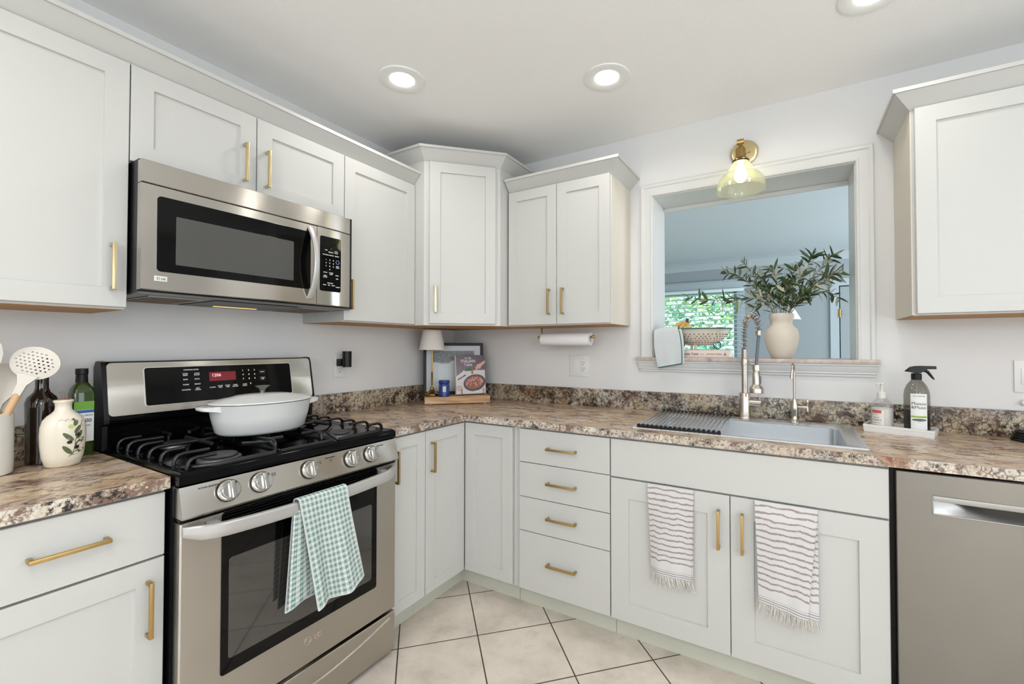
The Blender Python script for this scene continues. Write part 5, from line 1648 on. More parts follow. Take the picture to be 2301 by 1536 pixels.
# painted cruet
CC = Vector((.235, -2.004, .914))
CM = Matrix.Translation(CC) @ Matrix.Rotation(radians(-6), 4, 'Z')    # local +x faces the camera side
o = thing('ceramic_cruet', 'cream ceramic oil cruet painted with an olive branch', 'bottle', CC)
mb = MB()
def ov(a, b, z, n=40): return [(b * cos(2 * pi * i / n), a * sin(2 * pi * i / n), z) for i in range(n)]
mb.loops([ov(a, b, z) for a, b, z in ((.030, .022, 0), (.0370, .0265, .004), (.0440, .0300, .030), (.0475, .0320, .065), (.0485, .0325, .095), (.0475, .0320, .118), (.0425, .0290, .138), (.034, .0250, .150), (.0245, .0205, .158), (.0185, .0175, .166), (.0175, .0170, .176), (.0185, .018, .186), (.0215, .021, .190), (.0220, .0215, .194), (.0200, .0195, .196), (.012, .012, .194))], xf=CM)
mb.build('body', 'ceramic', o, angle=60)
mb = MB(); mb.lathe([(.0125, .190), (.0125, .1985), (.009, .1995)], (0, 0, 0), 20, xf=CM); mb.build('cork', simple('cork', srgb(166, 108, 78), .8), o)
mb = MB(); mb.tube([CM @ Vector((0, 0, .196)), CM @ Vector((0, -.002, .212)), CM @ Vector((.002, -.006, .222))], .0052, 12); mb.build('glass_pourer', glassy('pourer_glass', (.85, .86, .86), .05, dens=.15, dcol=(.6, .6, .6)), o)
def cru(y, z, d=.0006):     # point on the painted face
    y += .007 if z < .136 else 0
    k = [(0, .022, .030), (.004, .0265, .037), (.030, .030, .044), (.065, .032, .0475), (.095, .0325, .0485), (.118, .0320, .0475), (.138, .029, .0425), (.150, .025, .034), (.158, .0205, .0245)]
    for (za, ba, aa), (zb, bb, ab) in zip(k, k[1:]):
        if za <= z <= zb:
            t = (z - za) / (zb - za); b_ = ba + (bb - ba) * t; a_ = aa + (ab - aa) * t; break
    else: b_, a_ = .022, .03
    y = max(-a_ * .96, min(a_ * .96, y))
    return Vector((b_ * sqrt(1 - (y / a_) ** 2) + d, y, z))
def painted(shapes, mat, name, d=.0005):
    mb = MB()
    for pts in shapes:
        n = len(pts)
        mb.add([CM @ cru(y, z, d) for y, z in pts] + [CM @ cru(y, z, -.0006) for y, z in pts], [tuple(range(n))] + [(i, (i + 1) % n, n + (i + 1) % n, n + i) for i in range(n)])
    return mb.build(name, mat, o, smooth=False)
def leaf2(cy_, cz_, L_, w_, ang):
    return [(cy_ + (L_ * cos(t) / 2) * cos(ang) - (w_ * sin(t) * (1 - .2 * cos(t))) * sin(ang), cz_ + (L_ * cos(t) / 2) * sin(ang) + (w_ * sin(t)) * cos(ang)) for t in [2 * pi * i / 14 for i in range(14)]]
painted([leaf2(*a) for a in ((.000, .088, .034, .0058, 2.3), (.020, .108, .026, .0050, 1.1), (.024, .092, .026, .0050, 1.2), (.024, .070, .032, .0056, .95), (-.002, .050, .032, .0058, 2.2), (.020, .042, .032, .0050, .5), (.016, .130, .024, .005, 1.4))], simple('painted_leaf_green', srgb(88, 98, 66), .4), 'painted_leaves')
painted([leaf2(*a) for a in ((.006, .118, .014, .0062, 0), (.034, .118, .009, .0055, 1.5))], simple('painted_olive_green', srgb(184, 200, 120), .4), 'painted_olives')
painted([leaf2(*a) for a in ((.020, .092, .012, .0055, 0), (.003, .072, .012, .0050, 0), (.018, .055, .012, .0055, .2))], 'ink', 'painted_olives', .0009)
st = [(.002, .030), (.010, .040), (.014, .055), (.015, .075), (.019, .095), (.026, .118), (.030, .134)]
mb = MB(); mb.tube([CM @ cru(y, z, .0002) for y, z in st], .0009, 6)
mb.tube([CM @ cru(-.012 + .0042 * i, .137 + .0035 * sin(i * 2.1), .0002) for i in range(9)], .0005, 6)
mb.build('painted_stem', 'inkg', o)

# ------------------------------------------------------------------ corner riser with lamp, candle, picture, cookbook
e1 = Vector((iq, iq, 0)); e2 = Vector((-iq, iq, 0))
CB = Matrix(((iq, -iq, 0, .1974), (iq, iq, 0, -.4826), (0, 0, 1, .914), (0, 0, 0, 1)))   # local x along the front, y towards the corner
def cb(x, y, z=0): return CB @ Vector((x, y, z))
o = thing('wooden_riser', 'thick light wooden board riser in the worktop corner', 'riser', cb(.2, .1))
mb = MB(); mb.box(0, .398, 0, .200, .004, .0455, .002, CB); mb.build('board', 'acacia', o)
for x, y in ((.035, .02), (.365, .02), (.035, .18), (.365, .18)):
    mb = MB(); mb.lathe([(.010, 0), (.010, .004)], (x, y, 0), 16, xf=CB); mb.build('foot', 'white', o)
BZ = .0455
lx, ly = .045, .085
o = thing('table_lamp', 'small brass lamp with pleated white shade on the riser', 'lamp', cb(lx, ly, BZ))
def LT(prof, n=36): 
    mb = MB(); mb.lathe([(r_, z + BZ) for r_, z in prof], (lx, ly, 0), n, xf=CB); return mb
LT([(.043, 0), (.044, .002), (.044, .014), (.041, .017), (.030, .020), (.021, .030), (.013, .040), (.010, .048), (.0105, .052), (.0065, .055), (.0055, .060)]).build('base', 'abrass', o)
LT([(.0055, .058), (.0055, .140), (.0075, .143), (.0078, .147), (.0060, .150), (.0050, .153), (.0050, .300)], 20).build('pole', 'abrass', o)
mb = MB(); nP = 120; lp = []
for r_, z in ((.078, .288), (.079, .292), (.0765, .300), (.058, .400), (.0575, .409), (.0565, .410), (.0565, .408), (.075, .300), (.0765, .289)):
    lp.append([(lx + (r_ + (.0011 if k % 2 else -.0007) * (0.2 if z in (.288, .289, .409, .410) else 1)) * cos(2 * pi * k / nP), ly + (r_ + (.0011 if k % 2 else -.0007)) * sin(2 * pi * k / nP), z + BZ) for k in range(nP)])
mb.loops(lp, cap0=False, cap1=False, xf=CB); mb.build('lamp_shade', 'pshade', o, angle=60)
# candle
kx, ky = .117, .036
o = thing('candle_jar', 'cobalt blue embossed glass candle jar on the riser', 'candle', cb(kx, ky, BZ))
mb = MB(); lp = []
for r_, z in ((.030, 0), (.0325, .003), (.0325, .073), (.030, .077), (.0325, .080), (.0340, .083), (.0340, .094), (.0325, .096), (.0325, .100), (.030, .1015), (.001, .1015)):
    lp.append([(kx + (r_ + (.0007 * sin(9 * a_ + z * 300) if .003 < z < .075 else 0)) * cos(a_), ky + (r_) * sin(a_), z + BZ) for a_ in [2 * pi * k / 72 for k in range(72)]])
mb.loops(lp, xf=CB); mb.build('jar', simple('cobalt_glass', srgb(16, 52, 132), .12, coat=.5, bump=.8, bscale=260, vary=.4, vscale=120), o)
mb = MB(); mb.box(kx - .010, kx + .010, ky - .0348, ky - .0322, BZ + .030, BZ + .064, .0005, CB); lb = mb.build('label', simple('candle_label', srgb(196, 206, 220), .5), o)
# framed picture leaning in the corner
PFm = CB @ Matrix.Translation((-.007, .166, BZ)) @ Matrix.Rotation(radians(-4), 4, 'X')
o = thing('picture_frame', 'black framed pale landscape print leaning behind the lamp', 'picture', cb(.185, .17, BZ))
FWd, FHt = .384, .332
mb = MB()
mb.loops([[(i, d, i), (FWd - i, d, i), (FWd - i, d, FHt - i), (i, d, FHt - i)] for i, d in ((0, .012), (0, -.006), (.002, -.008), (.0175, -.008), (.019, -.002))], xf=PFm, cap1=False)
mb.box(0.001, FWd - .001, .010, .013, .001, FHt - .001, 0, PFm); mb.build('frame', simple('black_frame', (.008, .009, .012), .45, spec=.3), o, smooth=False)
mb = MB(); mb.box(.018, FWd - .018, -.003, .002, .018, FHt - .018, 0, PFm); mb.build('mat_board', simple('mat_white', srgb(206, 208, 212), .7), o, smooth=False)
def art(nm):
    m, nt, b = nmat(nm); N, L = nt.nodes, nt.links
    tc = N.new('ShaderNodeTexCoord'); sp = N.new('ShaderNodeSeparateXYZ'); L.new(tc.outputs['Generated'], sp.inputs[0])
    n = N.new('ShaderNodeTexNoise'); n.inputs['Scale'].default_value = 60; n.inputs['Detail'].default_value = 6; L.new(tc.outputs['Generated'], n.inputs['Vector'])
    r = ramp(N, [(.38, srgb(70, 74, 80)), (.52, srgb(128, 132, 138)), (.66, srgb(170, 174, 178))]); L.new(n.outputs['Fac'], r.inputs['Fac'])
    n2 = N.new('ShaderNodeTexNoise'); n2.inputs['Scale'].default_value = 3; L.new(tc.outputs['Generated'], n2.inputs['Vector'])
    a = N.new('ShaderNodeMath'); a.operation = 'MULTIPLY_ADD'; a.inputs[1].default_value = .35; L.new(n2.outputs['Fac'], a.inputs[0]); L.new(sp.outputs[2], a.inputs[2])
    lt = N.new('ShaderNodeMapRange'); lt.inputs['From Min'].default_value = .82; lt.inputs['From Max'].default_value = .86; L.new(a.outputs[0], lt.inputs['Value'])
    mx = N.new('ShaderNodeMixRGB'); mx.inputs['Color1'].default_value = col4(srgb(204, 210, 214)); L.new(lt.outputs[0], mx.inputs['Fac']); L.new(r.outputs['Color'], mx.inputs['Color2'])
    L.new(mx.outputs['Color'], b.inputs['Base Color']); b.inputs['Roughness'].default_value = .5
    return m
mb = MB(); mb.box(.060, FWd - .058, -.0036, -.0028, .040, FHt - .052, 0, PFm); pr_ = mb.build('print', art('snowy_landscape_print'), o, smooth=False)
mb = MB(); mb.add([PFm @ Vector(p_) for p_ in ((.066, -.0042, .17), (.215, -.0042, .215), (.215, -.0042, .04), (.066, -.0042, .04), (.066, -.0036, .17), (.215, -.0036, .215), (.215, -.0036, .04), (.066, -.0036, .04))], [(0, 1, 2, 3), (4, 7, 6, 5), (0, 4, 5, 1), (1, 5, 6, 2), (2, 6, 7, 3), (3, 7, 4, 0)])
mb.build('pale_roof', simple('print_pale', srgb(208, 216, 220), .5), pr_, smooth=False)
mb = MB()
for k in range(4): mb.box(.222, .262, -.0042, -.0036, .10 + k * .022, .112 + k * .022, 0, PFm)
mb.build('dark_strips', simple('print_dark', srgb(110, 118, 128), .5), pr_, smooth=False)
# easel and cookbook
BKm = CB @ Matrix.Translation((.196, .050, BZ + .008)) @ Matrix.Rotation(radians(11), 4, 'Z') @ Matrix.Rotation(radians(-8), 4, 'X')
o = thing('book_easel', 'small brass easel holding the cookbook upright', 'easel', cb(.29, .07, BZ))
mb = MB()
E_ = CB @ Matrix.Translation((.196, .050, BZ + .003)) @ Matrix.Rotation(radians(11), 4, 'Z')
for x in (.030, .172):
    mb.tube([E_ @ Vector(p_) for p_ in ((x, -.010, .030), (x, -.011, .012), (x, -.008, .003), (x, .0, .002), (x, .045, .004), (x, .072, .12), (x * .5 + .05, .088, .215))], .0026, 8)
    mb.sphere(E_ @ Vector((x, -.010, .033)), .0045, 10)
mb.tube([E_ @ Vector((.030, .072, .10)), E_ @ Vector((.172, .072, .10))], .002, 8)
mb.build('wire_stand', 'brass', o)
o = thing('cookbook', 'cookbook with a pasta bowl on its grey cover on the riser', 'book', cb(.29, .06, BZ))
BW_, BH_, BT_ = .194, .246, .030
mb = MB(); mb.box(0.0, BW_, 0, .003, 0, BH_, .0008, BKm); mb.box(0.0, BW_, BT_ - .003, BT_, 0, BH_, .0008, BKm)
cvr = mb.build('cover', simple('mauve_grey_cover', srgb(112, 100, 108), .35, vary=.12, vscale=12), o)
mb = MB(); mb.box(-.003, .0012, 0, BT_, 0, BH_, .0012, BKm); spn = mb.build('spine', simple('white_cloth_spine', srgb(214, 212, 210), .6, bump=.4, bscale=300), o)
mb = MB(); mb.box(.003, BW_ - .004, .003, BT_ - .003, .003, BH_ - .003, 0, BKm); mb.build('pages', simple('page_block', srgb(226, 220, 208), .8), o, smooth=False)
def patch(pts, d, mat, name, parent, fr=BKm):
    n = len(pts); mb = MB()
    mb.add([fr @ Vector((x, -d, z)) for x, z in pts] + [fr @ Vector((x, .0002, z)) for x, z in pts], [tuple(range(n))] + [(i, (i + 1) % n, n + (i + 1) % n, n + i) for i in range(n)])
    return mb.build(name, mat, parent, smooth=False)
def ell(cx_, cz_, a_, b_, n=32, rot=0): return [(cx_ + a_ * cos(2 * pi * i / n) * cos(rot) - b_ * sin(2 * pi * i / n) * sin(rot), cz_ + a_ * cos(2 * pi * i / n) * sin(rot) + b_ * sin(2 * pi * i / n) * cos(rot)) for i in range(n)]
patch([(.0, .0), (.19, .0), (.19, .150), (.10, .150), (.055, .152), (.0, .112)], .0003, simple('tablecloth_white', srgb(208, 204, 206), .5), 'pictured_cloth', cvr)
patch(ell(.080, .147, .036, .007), .0006, simple('plate_green', srgb(176, 196, 190), .5), 'pictured_plate', cvr)
patch([(.055, .147), (.062, .160), (.075, .158), (.082, .168), (.095, .158), (.108, .152), (.100, .147)], .0008, simple('salad_green', srgb(70, 104, 66), .6, vary=.5, vscale=160), 'pictured_salad', cvr)
patch([(.098, .126), (.112, .126), (.110, .152), (.101, .152)], .0009, simple('terracotta', srgb(170, 110, 92), .6), 'pictured_mug', cvr)
patch([(.192, .212), (.165, .196), (.140, .186), (.128, .168), (.130, .150), (.138, .150), (.142, .160), (.160, .158), (.165, .172), (.192, .196)], .0007, simple('pale_skin', srgb(206, 170, 154), .6), 'pictured_hand', cvr)
patch(ell(.118, .070, .074, .052, rot=.20), .0006, simple('slate_bowl', srgb(70, 76, 88), .5), 'pictured_bowl', cvr)
patch(ell(.117, .072, .063, .042, rot=.20), .0009, simple('pasta_pink', srgb(150, 96, 84), .6, vary=.45, vscale=120), 'pictured_pasta', cvr)
random.seed(3)
mb = MB()
for k in range(46):
    r_ = sqrt(random.random()) * .9; a_ = random.uniform(0, 2 * pi); x0 = .117 + .060 * r_ * cos(a_) - .008 * r_ * sin(a_); z0_ = .072 + .036 * r_ * sin(a_) + .012 * r_ * cos(a_)
    q = random.uniform(0, pi); L2 = random.uniform(.009, .015)
    c_ = Vector((x0, -.0012 - k * .00001, z0_)); d_ = Vector((cos(q), 0, sin(q))) * L2 / 2; e_ = Vector((-sin(q), 0, cos(q))) * .0019
    mb.m = k % 3
    mb.add([BKm @ p_ for p_ in (c_ - d_ - e_, c_ + d_ * .3 - e_ * 1.8, c_ + d_ - e_, c_ + d_ + e_, c_ + d_ * .3 + e_ * .2, c_ - d_ + e_)], [(0, 1, 2, 3, 4, 5)])
mb.build('pictured_penne', [simple('penne_a', srgb(214, 170, 152), .5), simple('penne_b', srgb(190, 134, 118), .5), simple('penne_c', srgb(226, 190, 170), .5)], cvr, smooth=False)
patch(ell(.018, .038, .024, .018), .0006, simple('side_bowl', srgb(190, 178, 172), .6), 'pictured_side_bowl', cvr)
patch([(.008, .095), (.040, .112), (.052, .122), (.062, .124), (.060, .114), (.046, .108), (.012, .088)], .0007, simple('pictured_spoon', srgb(88, 86, 92), .5), 'pictured_spoon', cvr)
texts([('At My', .018, .080, .222), ('ITALIAN', .026, .080, .200, .0002), ('Table', .025, .080, .178)], 'inkw', cvr, 'title_lettering', BKm @ Matrix.Scale(-1, 4, (0, 1, 0)) @ Matrix.Translation((0, .0003, 0)))
texts([('Laura Vitale', .014, .150, .012, .0003)], 'inkw', cvr, 'author_lettering', BKm @ Matrix.Scale(-1, 4, (0, 1, 0)) @ Matrix.Translation((0, .0008, 0)))

# ------------------------------------------------------------------ cloths
def cloth(F, nu, nv, thick, out):
    """F(s,t) -> (point, u_metres, v_metres); two-sided sheet with closed rim"""
    mb = MB(); out = Vector(out)
    for side in (0, 1):
        for j in range(nv + 1):
            for i in range(nu + 1):
                p, uu, vv = F(i / nu, j / nv)
                a = F(max(0, i / nu - .01), j / nv)[0]; b = F(min(1, i / nu + .01), j / nv)[0]
                c = F(i / nu, max(0, j / nv - .01))[0]; d = F(i / nu, min(1, j / nv + .01))[0]
                n = (b - a).cross(d - c)
                if n.length < 1e-9: n = out.copy()
                n.normalize()
                if j == 0 and i == 0 and side == 0: pass
                mb.uv[len(mb.v)] = (uu, vv)
                mb.v.append(p + n * (thick / 2 if side == 0 else -thick / 2))
    n1 = (nu + 1) * (nv + 1); w = nu + 1
    for j in range(nv):
        for i in range(nu):
            a = j * w + i
            mb.f.append([a, a + 1, a + w + 1, a + w]); mb.mi.append(0)
            mb.f.append([n1 + a, n1 + a + w, n1 + a + w + 1, n1 + a + 1]); mb.mi.append(0)
    for j in range(nv):
        for i in (0, nu):
            a = j * w + i
            mb.f.append([a, a + w, n1 + a + w, n1 + a]); mb.mi.append(0)
    for i in range(nu):
        for j in (0, nv):
            a = j * w + i
            mb.f.append([a, a + 1, n1 + a + 1, n1 + a]); mb.mi.append(0)
    return mb
def lerp(a, b, t): return a + (b - a) * t
random.seed(11)
def hang_towel(label, TL, TR, BR, BL, frL, frR, back, seed, grp, fwd=0):
    """towel trapped over the door top: front fall with a fringe, a second layer behind"""
    o = thing('striped_towel', label, 'towel', (TL[0], -.64, BR[1]), grp)
    y0 = -.6325
    def F(s, t, dy=0, dx=0.0):
        xl = lerp(TL[0], BL[0], t ** .8); xr = lerp(TR[0], BR[0], t)
        x = lerp(xl, xr, s) + dx
        zt = lerp(TL[1], TR[1], s); zb = lerp(BL[1], BR[1], s ** 1.3)
        z = lerp(zt, zb, t)
        wv = .0045 * sin(s * 7 + seed + t * 2) * t + .002 * sin(s * 15 + seed * 2) * t
        y = y0 - .0055 - (.0060 + (fwd if dy == 0 else 0)) * min(1, t * 6) - .012 * t * sin(pi * s) + wv * .8 + dy
        return Vector((x, y, z)), s * (TR[0] - TL[0]), t * .375
    fm = cloth(F, 26, 48, .006, (0, -1, 0)).build('front_fall', 'stripe', o, angle=70)
    def F2(s, t):
        p, u_, v_ = F(s, t, .0062 - .001 * t, back * t)
        p.y = min(p.y, y0 - .004)
        return p, u_, v_
    cloth(F2, 14, 24, .003, (0, -1, 0)).build('back_fall', 'stripe', o, angle=70)
    mb = MB()
    for k in range(64):
        s = (k + .5) / 64; p, _, _ = F(s, 1)
        ln = .040 + random.uniform(-.008, .010)
        ex = random.uniform(-.010, .012) + (frR - BR[0]) * s + (frL - BL[0]) * (1 - s)
        q = p + Vector((ex * .5, random.uniform(-.004, .002), -ln * .5)); r_ = p + Vector((ex, random.uniform(-.006, .003), -ln))
        mb.tube([p + Vector((0, 0, .003)), q, r_], .0014, 5, radii=[.0015, .0013, .0007])
    mb.build('fringe', 'fringe', o)
    mb = MB()
    for k in range(22):
        s = .55 + .45 * (k + .5) / 22; p, _, _ = F2(s, 1)
        ex = random.uniform(-.004, .012)
        mb.tube([p + Vector((0, 0, .003)), p + Vector((ex * .5, 0, -.020)), p + Vector((ex, .001, -.040 - random.uniform(0, .006)))], .0013, 5)
    mb.build('fringe', 'fringe', o)
    return o
hang_towel('narrower striped cloth towel over the left sink door', (1.5965, .7070), (1.7785, .7070), (1.7700, .3560), (1.6150, .3570), 1.612, 1.783, .006, 1.0, 'striped towels on the sink doors')
hang_towel('wider striped cloth towel with fringe over the right sink door', (1.992, .7070), (2.187, .7070), (2.1530, .3300), (2.005, .3560), 1.996, 2.150, .034, 2.4, 'striped towels on the sink doors', .008)

# checked towel over the oven handle
o = thing('checked_towel', 'green and white checked kitchen towel over the oven handle', 'towel', (.74, -1.50, .41))
HX0, HX1, HZ = .712, .7475, .7780
def path(d):       # length along the towel from the back hem, over the bar, to the front hem
    Lb = .328
    if d < Lb: return (HX0 - .004 * (1 - d / Lb), HZ - .012 - (Lb - d))
    R0 = (HX1 - HX0) / 2; arc = pi * R0
    if d < Lb + arc:
        a = (d - Lb) / R0
        return ((HX0 + HX1) / 2 - R0 * cos(a), HZ - .012 + .012 * sin(a))
    e = d - Lb - arc
    return (HX1 + .003 * sin(e * 8), HZ - .012 - e)
TOT = .328 + pi * .01775 + .343
def FT(s, t):
    d = t * TOT; x, z = path(d)
    fr_ = max(0, (d - .383) / (TOT - .383))
    bk = max(0, 1 - d / .328)
    yl = -1.588 + .052 * fr_ - .022 * bk; yr_ = -1.417 + .066 * fr_ ** 1.2 - .075 * bk
    y = lerp(yl, yr_, s)
    z -= .018 * fr_ * (1 - s) + .020 * bk * (1 - s) - .010 * sin(s * 8) * fr_ * fr_
    if d > .383: x += .010 * fr_ * sin(s * 9 + 1.2) + .012 * fr_ + .003 * sin(s * 22 + t * 6) * fr_
    else: x += .0035 * bk * sin(s * 9)
    return Vector((x, y, z)), s * .21, d
cloth(FT, 34, 90, .003, (1, 0, 0)).build('draped_cloth', 'check', o, angle=70)
for s_ in (0.0, 1.0):
    mb = MB(); mb.tube([FT(s_, k / 60)[0] for k in range(61)], .0024, 6); mb.build('piping', 'towelw', o)
mb = MB(); mb.tube([FT(k / 30, 1)[0] for k in range(31)], .0026, 6); mb.build('hem', 'towelw', o)
mb = MB(); mb.tube([FT(k / 30, 0)[0] for k in range(31)], .0026, 6); mb.build('hem', 'towelw', o)
def FTb(s, t):     # folded corner of the inner layer peeping out at the left
    z = lerp(.742, .4355 + .02 * s, t); y = lerp(-1.602, -1.545, s) - .012 * t + .03 * s * t; x = .7365 + .004 * sin(s * 5) - .006 * t
    return Vector((x, y, z)), s * .06, t * .33
cloth(FTb, 8, 24, .003, (1, 0, 0)).build('inner_fold', 'check', o, angle=70)

# ------------------------------------------------------------------ things on the marble sill
SZ = WZ0
o = thing('cookbook', 'pink cookbook lying flat on the marble sill under the colander', 'book', (1.66, .12, SZ))
mb = MB(); mb.box(1.488, 1.834, .012, .232, SZ + .0005, SZ + .004, .001); mb.box(1.488, 1.834, .012, .232, SZ + .036, SZ + .0395, .001); mb.box(1.488, 1.834, .010, .014, SZ + .0005, SZ + .0395, .0018)
ck = mb.build('cover', simple('dusty_pink_cover', srgb(216, 198, 190), .6), o)
mb = MB(); mb.box(1.492, 1.830, .015, .228, SZ + .004, SZ + .036); mb.build('pages', MATS['page_block'], o, smooth=False)
texts([('Magnolia Table', .017, 1.636, .0145, .0002), ('JOANNA GAINES', .0095, 1.765, .0165), ('Vol. 2', .007, 1.705, .0165), ('&', .018, 1.818, .014, .0002)], 'inkg', ck, 'spine_lettering', FB(0, .0096, SZ))
# colander
CX, CY, CZ = 1.672, .128, SZ + .0395
o = thing('colander', 'cream enamel colander with green rim on the sill', 'colander', (CX, CY, CZ))
mb = MB()
pf = [(.012, .026), (.055, .027), (.085, .035), (.115, .052), (.138, .076), (.152, .100), (.158, .112), (.166, .114), (.166, .117), (.156, .116), (.149, .101), (.135, .079), (.112, .056), (.083, .0385), (.055, .0305), (.001, .0295)]
pf[0] = (.001, .0255)
mb.lathe(pf, (CX, CY, CZ), 64); mb.build('bowl', 'ceramic', o, angle=60)
mb = MB(); mb.tube([(CX + .1655 * cos(2 * pi * k / 64), CY + .1655 * sin(2 * pi * k / 64), CZ + .1155) for k in range(65)], .0030, 8); mb.build('green_rim', 'teal', o)
mb = MB()
for j, (r_, z, tl) in enumerate(((.1465, .0875, 58), (.1375, .0765, 54), (.1270, .0655, 50), (.1150, .0555, 44), (.1000, .0450, 36))):
    for k in range(40):
        a = 2 * pi * (k + (.5 if j % 2 else 0)) / 40
        if k % 5 == 4 and j in (1, 3): continue
        c = Vector((CX + r_ * cos(a), CY + r_ * sin(a), CZ + z - .0035))
        n_ = Vector((cos(a) * cos(radians(tl - 16)), sin(a) * cos(radians(tl - 16)), -sin(radians(tl - 16))))
        mb.cyl(c - n_ * .003, c + n_ * .0012, .0022, 8)
mb.build('perforations', 'hole', o, smooth=False)
mb = MB()
for s_ in (-1, 1):
    mb.tube([(CX + s_ * .075, CY - .02, CZ + .034), (CX + s_ * .082, CY - .02, CZ + .012), (CX + s_ * .098, CY - .02, CZ + .0045), (CX + s_ * .112, CY - .02, CZ + .016), (CX + s_ * .110, CY - .02, CZ + .040), (CX + s_ * .104, CY - .02, CZ + .046)], .0032, 8)
mb.build('handle', 'teal', o)
for a in (radians(-100), radians(20), radians(140)):
    mb = MB(); c_ = Vector((CX + .062 * cos(a), CY + .062 * sin(a), 0)); t_ = Vector((-sin(a), cos(a), 0)) * .007; r_ = Vector((cos(a), sin(a), 0)) * .0015
    mb.loops([[c_ - t_ - r_ + Vector((0, 0, z)), c_ + t_ - r_ + Vector((0, 0, z)), c_ + t_ + r_ + Vector((0, 0, z)), c_ - t_ + r_ + Vector((0, 0, z))] for z in (CZ + .0005, CZ + .032)] )
    mb.build('foot', 'ceramic', o)
# bananas in the colander
bm_ = simple('banana_skin', srgb(206, 168, 96), .5, vary=.35, vscale=40)
for i, (a0, da, lab) in enumerate(((radians(205), -.9, 'leftmost browning banana in the colander'), (radians(238), -.5, 'middle browning banana in the colander'), (radians(272), -.2, 'front browning banana in the colander'))):
    top = Vector((CX - .070 + i * .006, CY - .010 + i * .004, CZ + .158 - i * .003))
    d_ = Vector((cos(a0), sin(a0) * .7, 0))
    pts = [top + d_ * (t * .085) + Vector((0, 0, -.060 * t ** 1.6 - (.012 * t))) for t in [k / 9 for k in range(10)]]
    if i == 0: pts = [p_ + Vector((0, 0, .006 * k)) * .4 for k, p_ in enumerate(pts)]
    mb = MB(); mb.tube(pts, .012, 10, radii=[.0035, .0045, .008, .011, .0125, .0130, .0125, .011, .008, .003])
    o2 = thing('banana', lab, 'fruit', top, 'bananas in the colander'); mb.build('skin', bm_, o2, angle=80)
    mb = MB(); mb.tube([top + Vector((.001 * i, 0, -.002)), top + Vector((.004 - .004 * i, 0, .012)), top + Vector((.008 - .005 * i, 0, .020))], .0035, 8, radii=[.0038, .0045, .0060]); mb.build('stem', simple('banana_stem', srgb(92, 66, 48), .8) if i == 0 else MATS['banana_stem'], o2)
# folded towel over the colander rim
o = thing('linen_towel', 'pale linen towel with teal piping over the colander rim', 'towel', (1.56, -.045, 1.156))
pathL = [(.060, 1.320), (.020, 1.345), (-.012, 1.3665), (-.030, 1.3715), (-.040, 1.362), (-.0435, 1.330), (-.0440, 1.27), (-.0445, 1.21), (-.0440, 1.155)]
def catm(P, t):
    n = len(P) - 1; f_ = t * n; i = min(int(f_), n - 1); f_ -= i
    p0, p1, p2, p3 = P[max(0, i - 1)], P[i], P[i + 1], P[min(n, i + 2)]
    return tuple(.5 * ((2 * b_) + (c_ - a_) * f_ + (2 * a_ - 5 * b_ + 4 * c_ - d_) * f_ ** 2 + (-a_ + 3 * b_ - 3 * c_ + d_) * f_ ** 3) for a_, b_, c_, d_ in zip(p0, p1, p2, p3))
def FLt(s, t):
    y, z = catm(pathL, t)
    dn = max(0, (t - .5) / .5)
    xl = 1.468 + (-.004 * sin(pi * dn) + .022 * dn ** 2); xr = 1.592 + .006 * sin(pi * dn * 1.1) + .022 * dn
    x = lerp(xl, xr, s)
    ang = max(0, .55 - t) / .55
    y += .03 * ang * (1 - s)
    z -= .004 * sin(s * pi) * 0 + (.012 * (1 - s) ** 3 if t < .7 else .012 * (1 - s) ** 3 * (1 - (t - .7) / .3)) - .024 * s * dn ** 2
    y -= .003 * sin(s * 6) * dn + .002 * sin(s * 13 + 1) * dn
    return Vector((x, y, z)), s, t
cloth(FLt, 16, 44, .007, (0, -1, 0)).build('folded_cloth', 'towelw', o, angle=75)
mb = MB(); mb.tube([FLt(1, k / 50)[0] for k in range(8, 51)], .0036, 8); mb.tube([FLt(k / 20, 1)[0] for k in range(21)], .0040, 8)
mb.build('piping', 'teal', o)
def FL2(s, t):
    p, a, b = FLt(1.0, .5 + t * .49); return p + Vector((s * .014 * (1 - .2 * t), .008 + .004 * s, -.004 * t)), s, t
cloth(FL2, 3, 20, .003, (0, -1, 0)).build('under_fold', 'towelw', o, angle=75)

# vase
VX, VY = 2.071, .118
o = thing('vase', 'large matte cream vase on the marble sill', 'vase', (VX, VY, SZ))
mb = MB(); mb.lathe([(.044, 0), (.047, .003), (.056, .022), (.067, .050), (.0745, .078), (.0775, .104), (.0765, .128), (.070, .147), (.058, .160), (.050, .170), (.0485, .180), (.0515, .192), (.0555, .204), (.0565, .214), (.0550, .223), (.0525, .2265), (.0500, .2245), (.0475, .205), (.044, .18), (.04, .06), (.001, .05)], (VX, VY, SZ), 48)
mb.build('vessel', 'matte', o, angle=60)

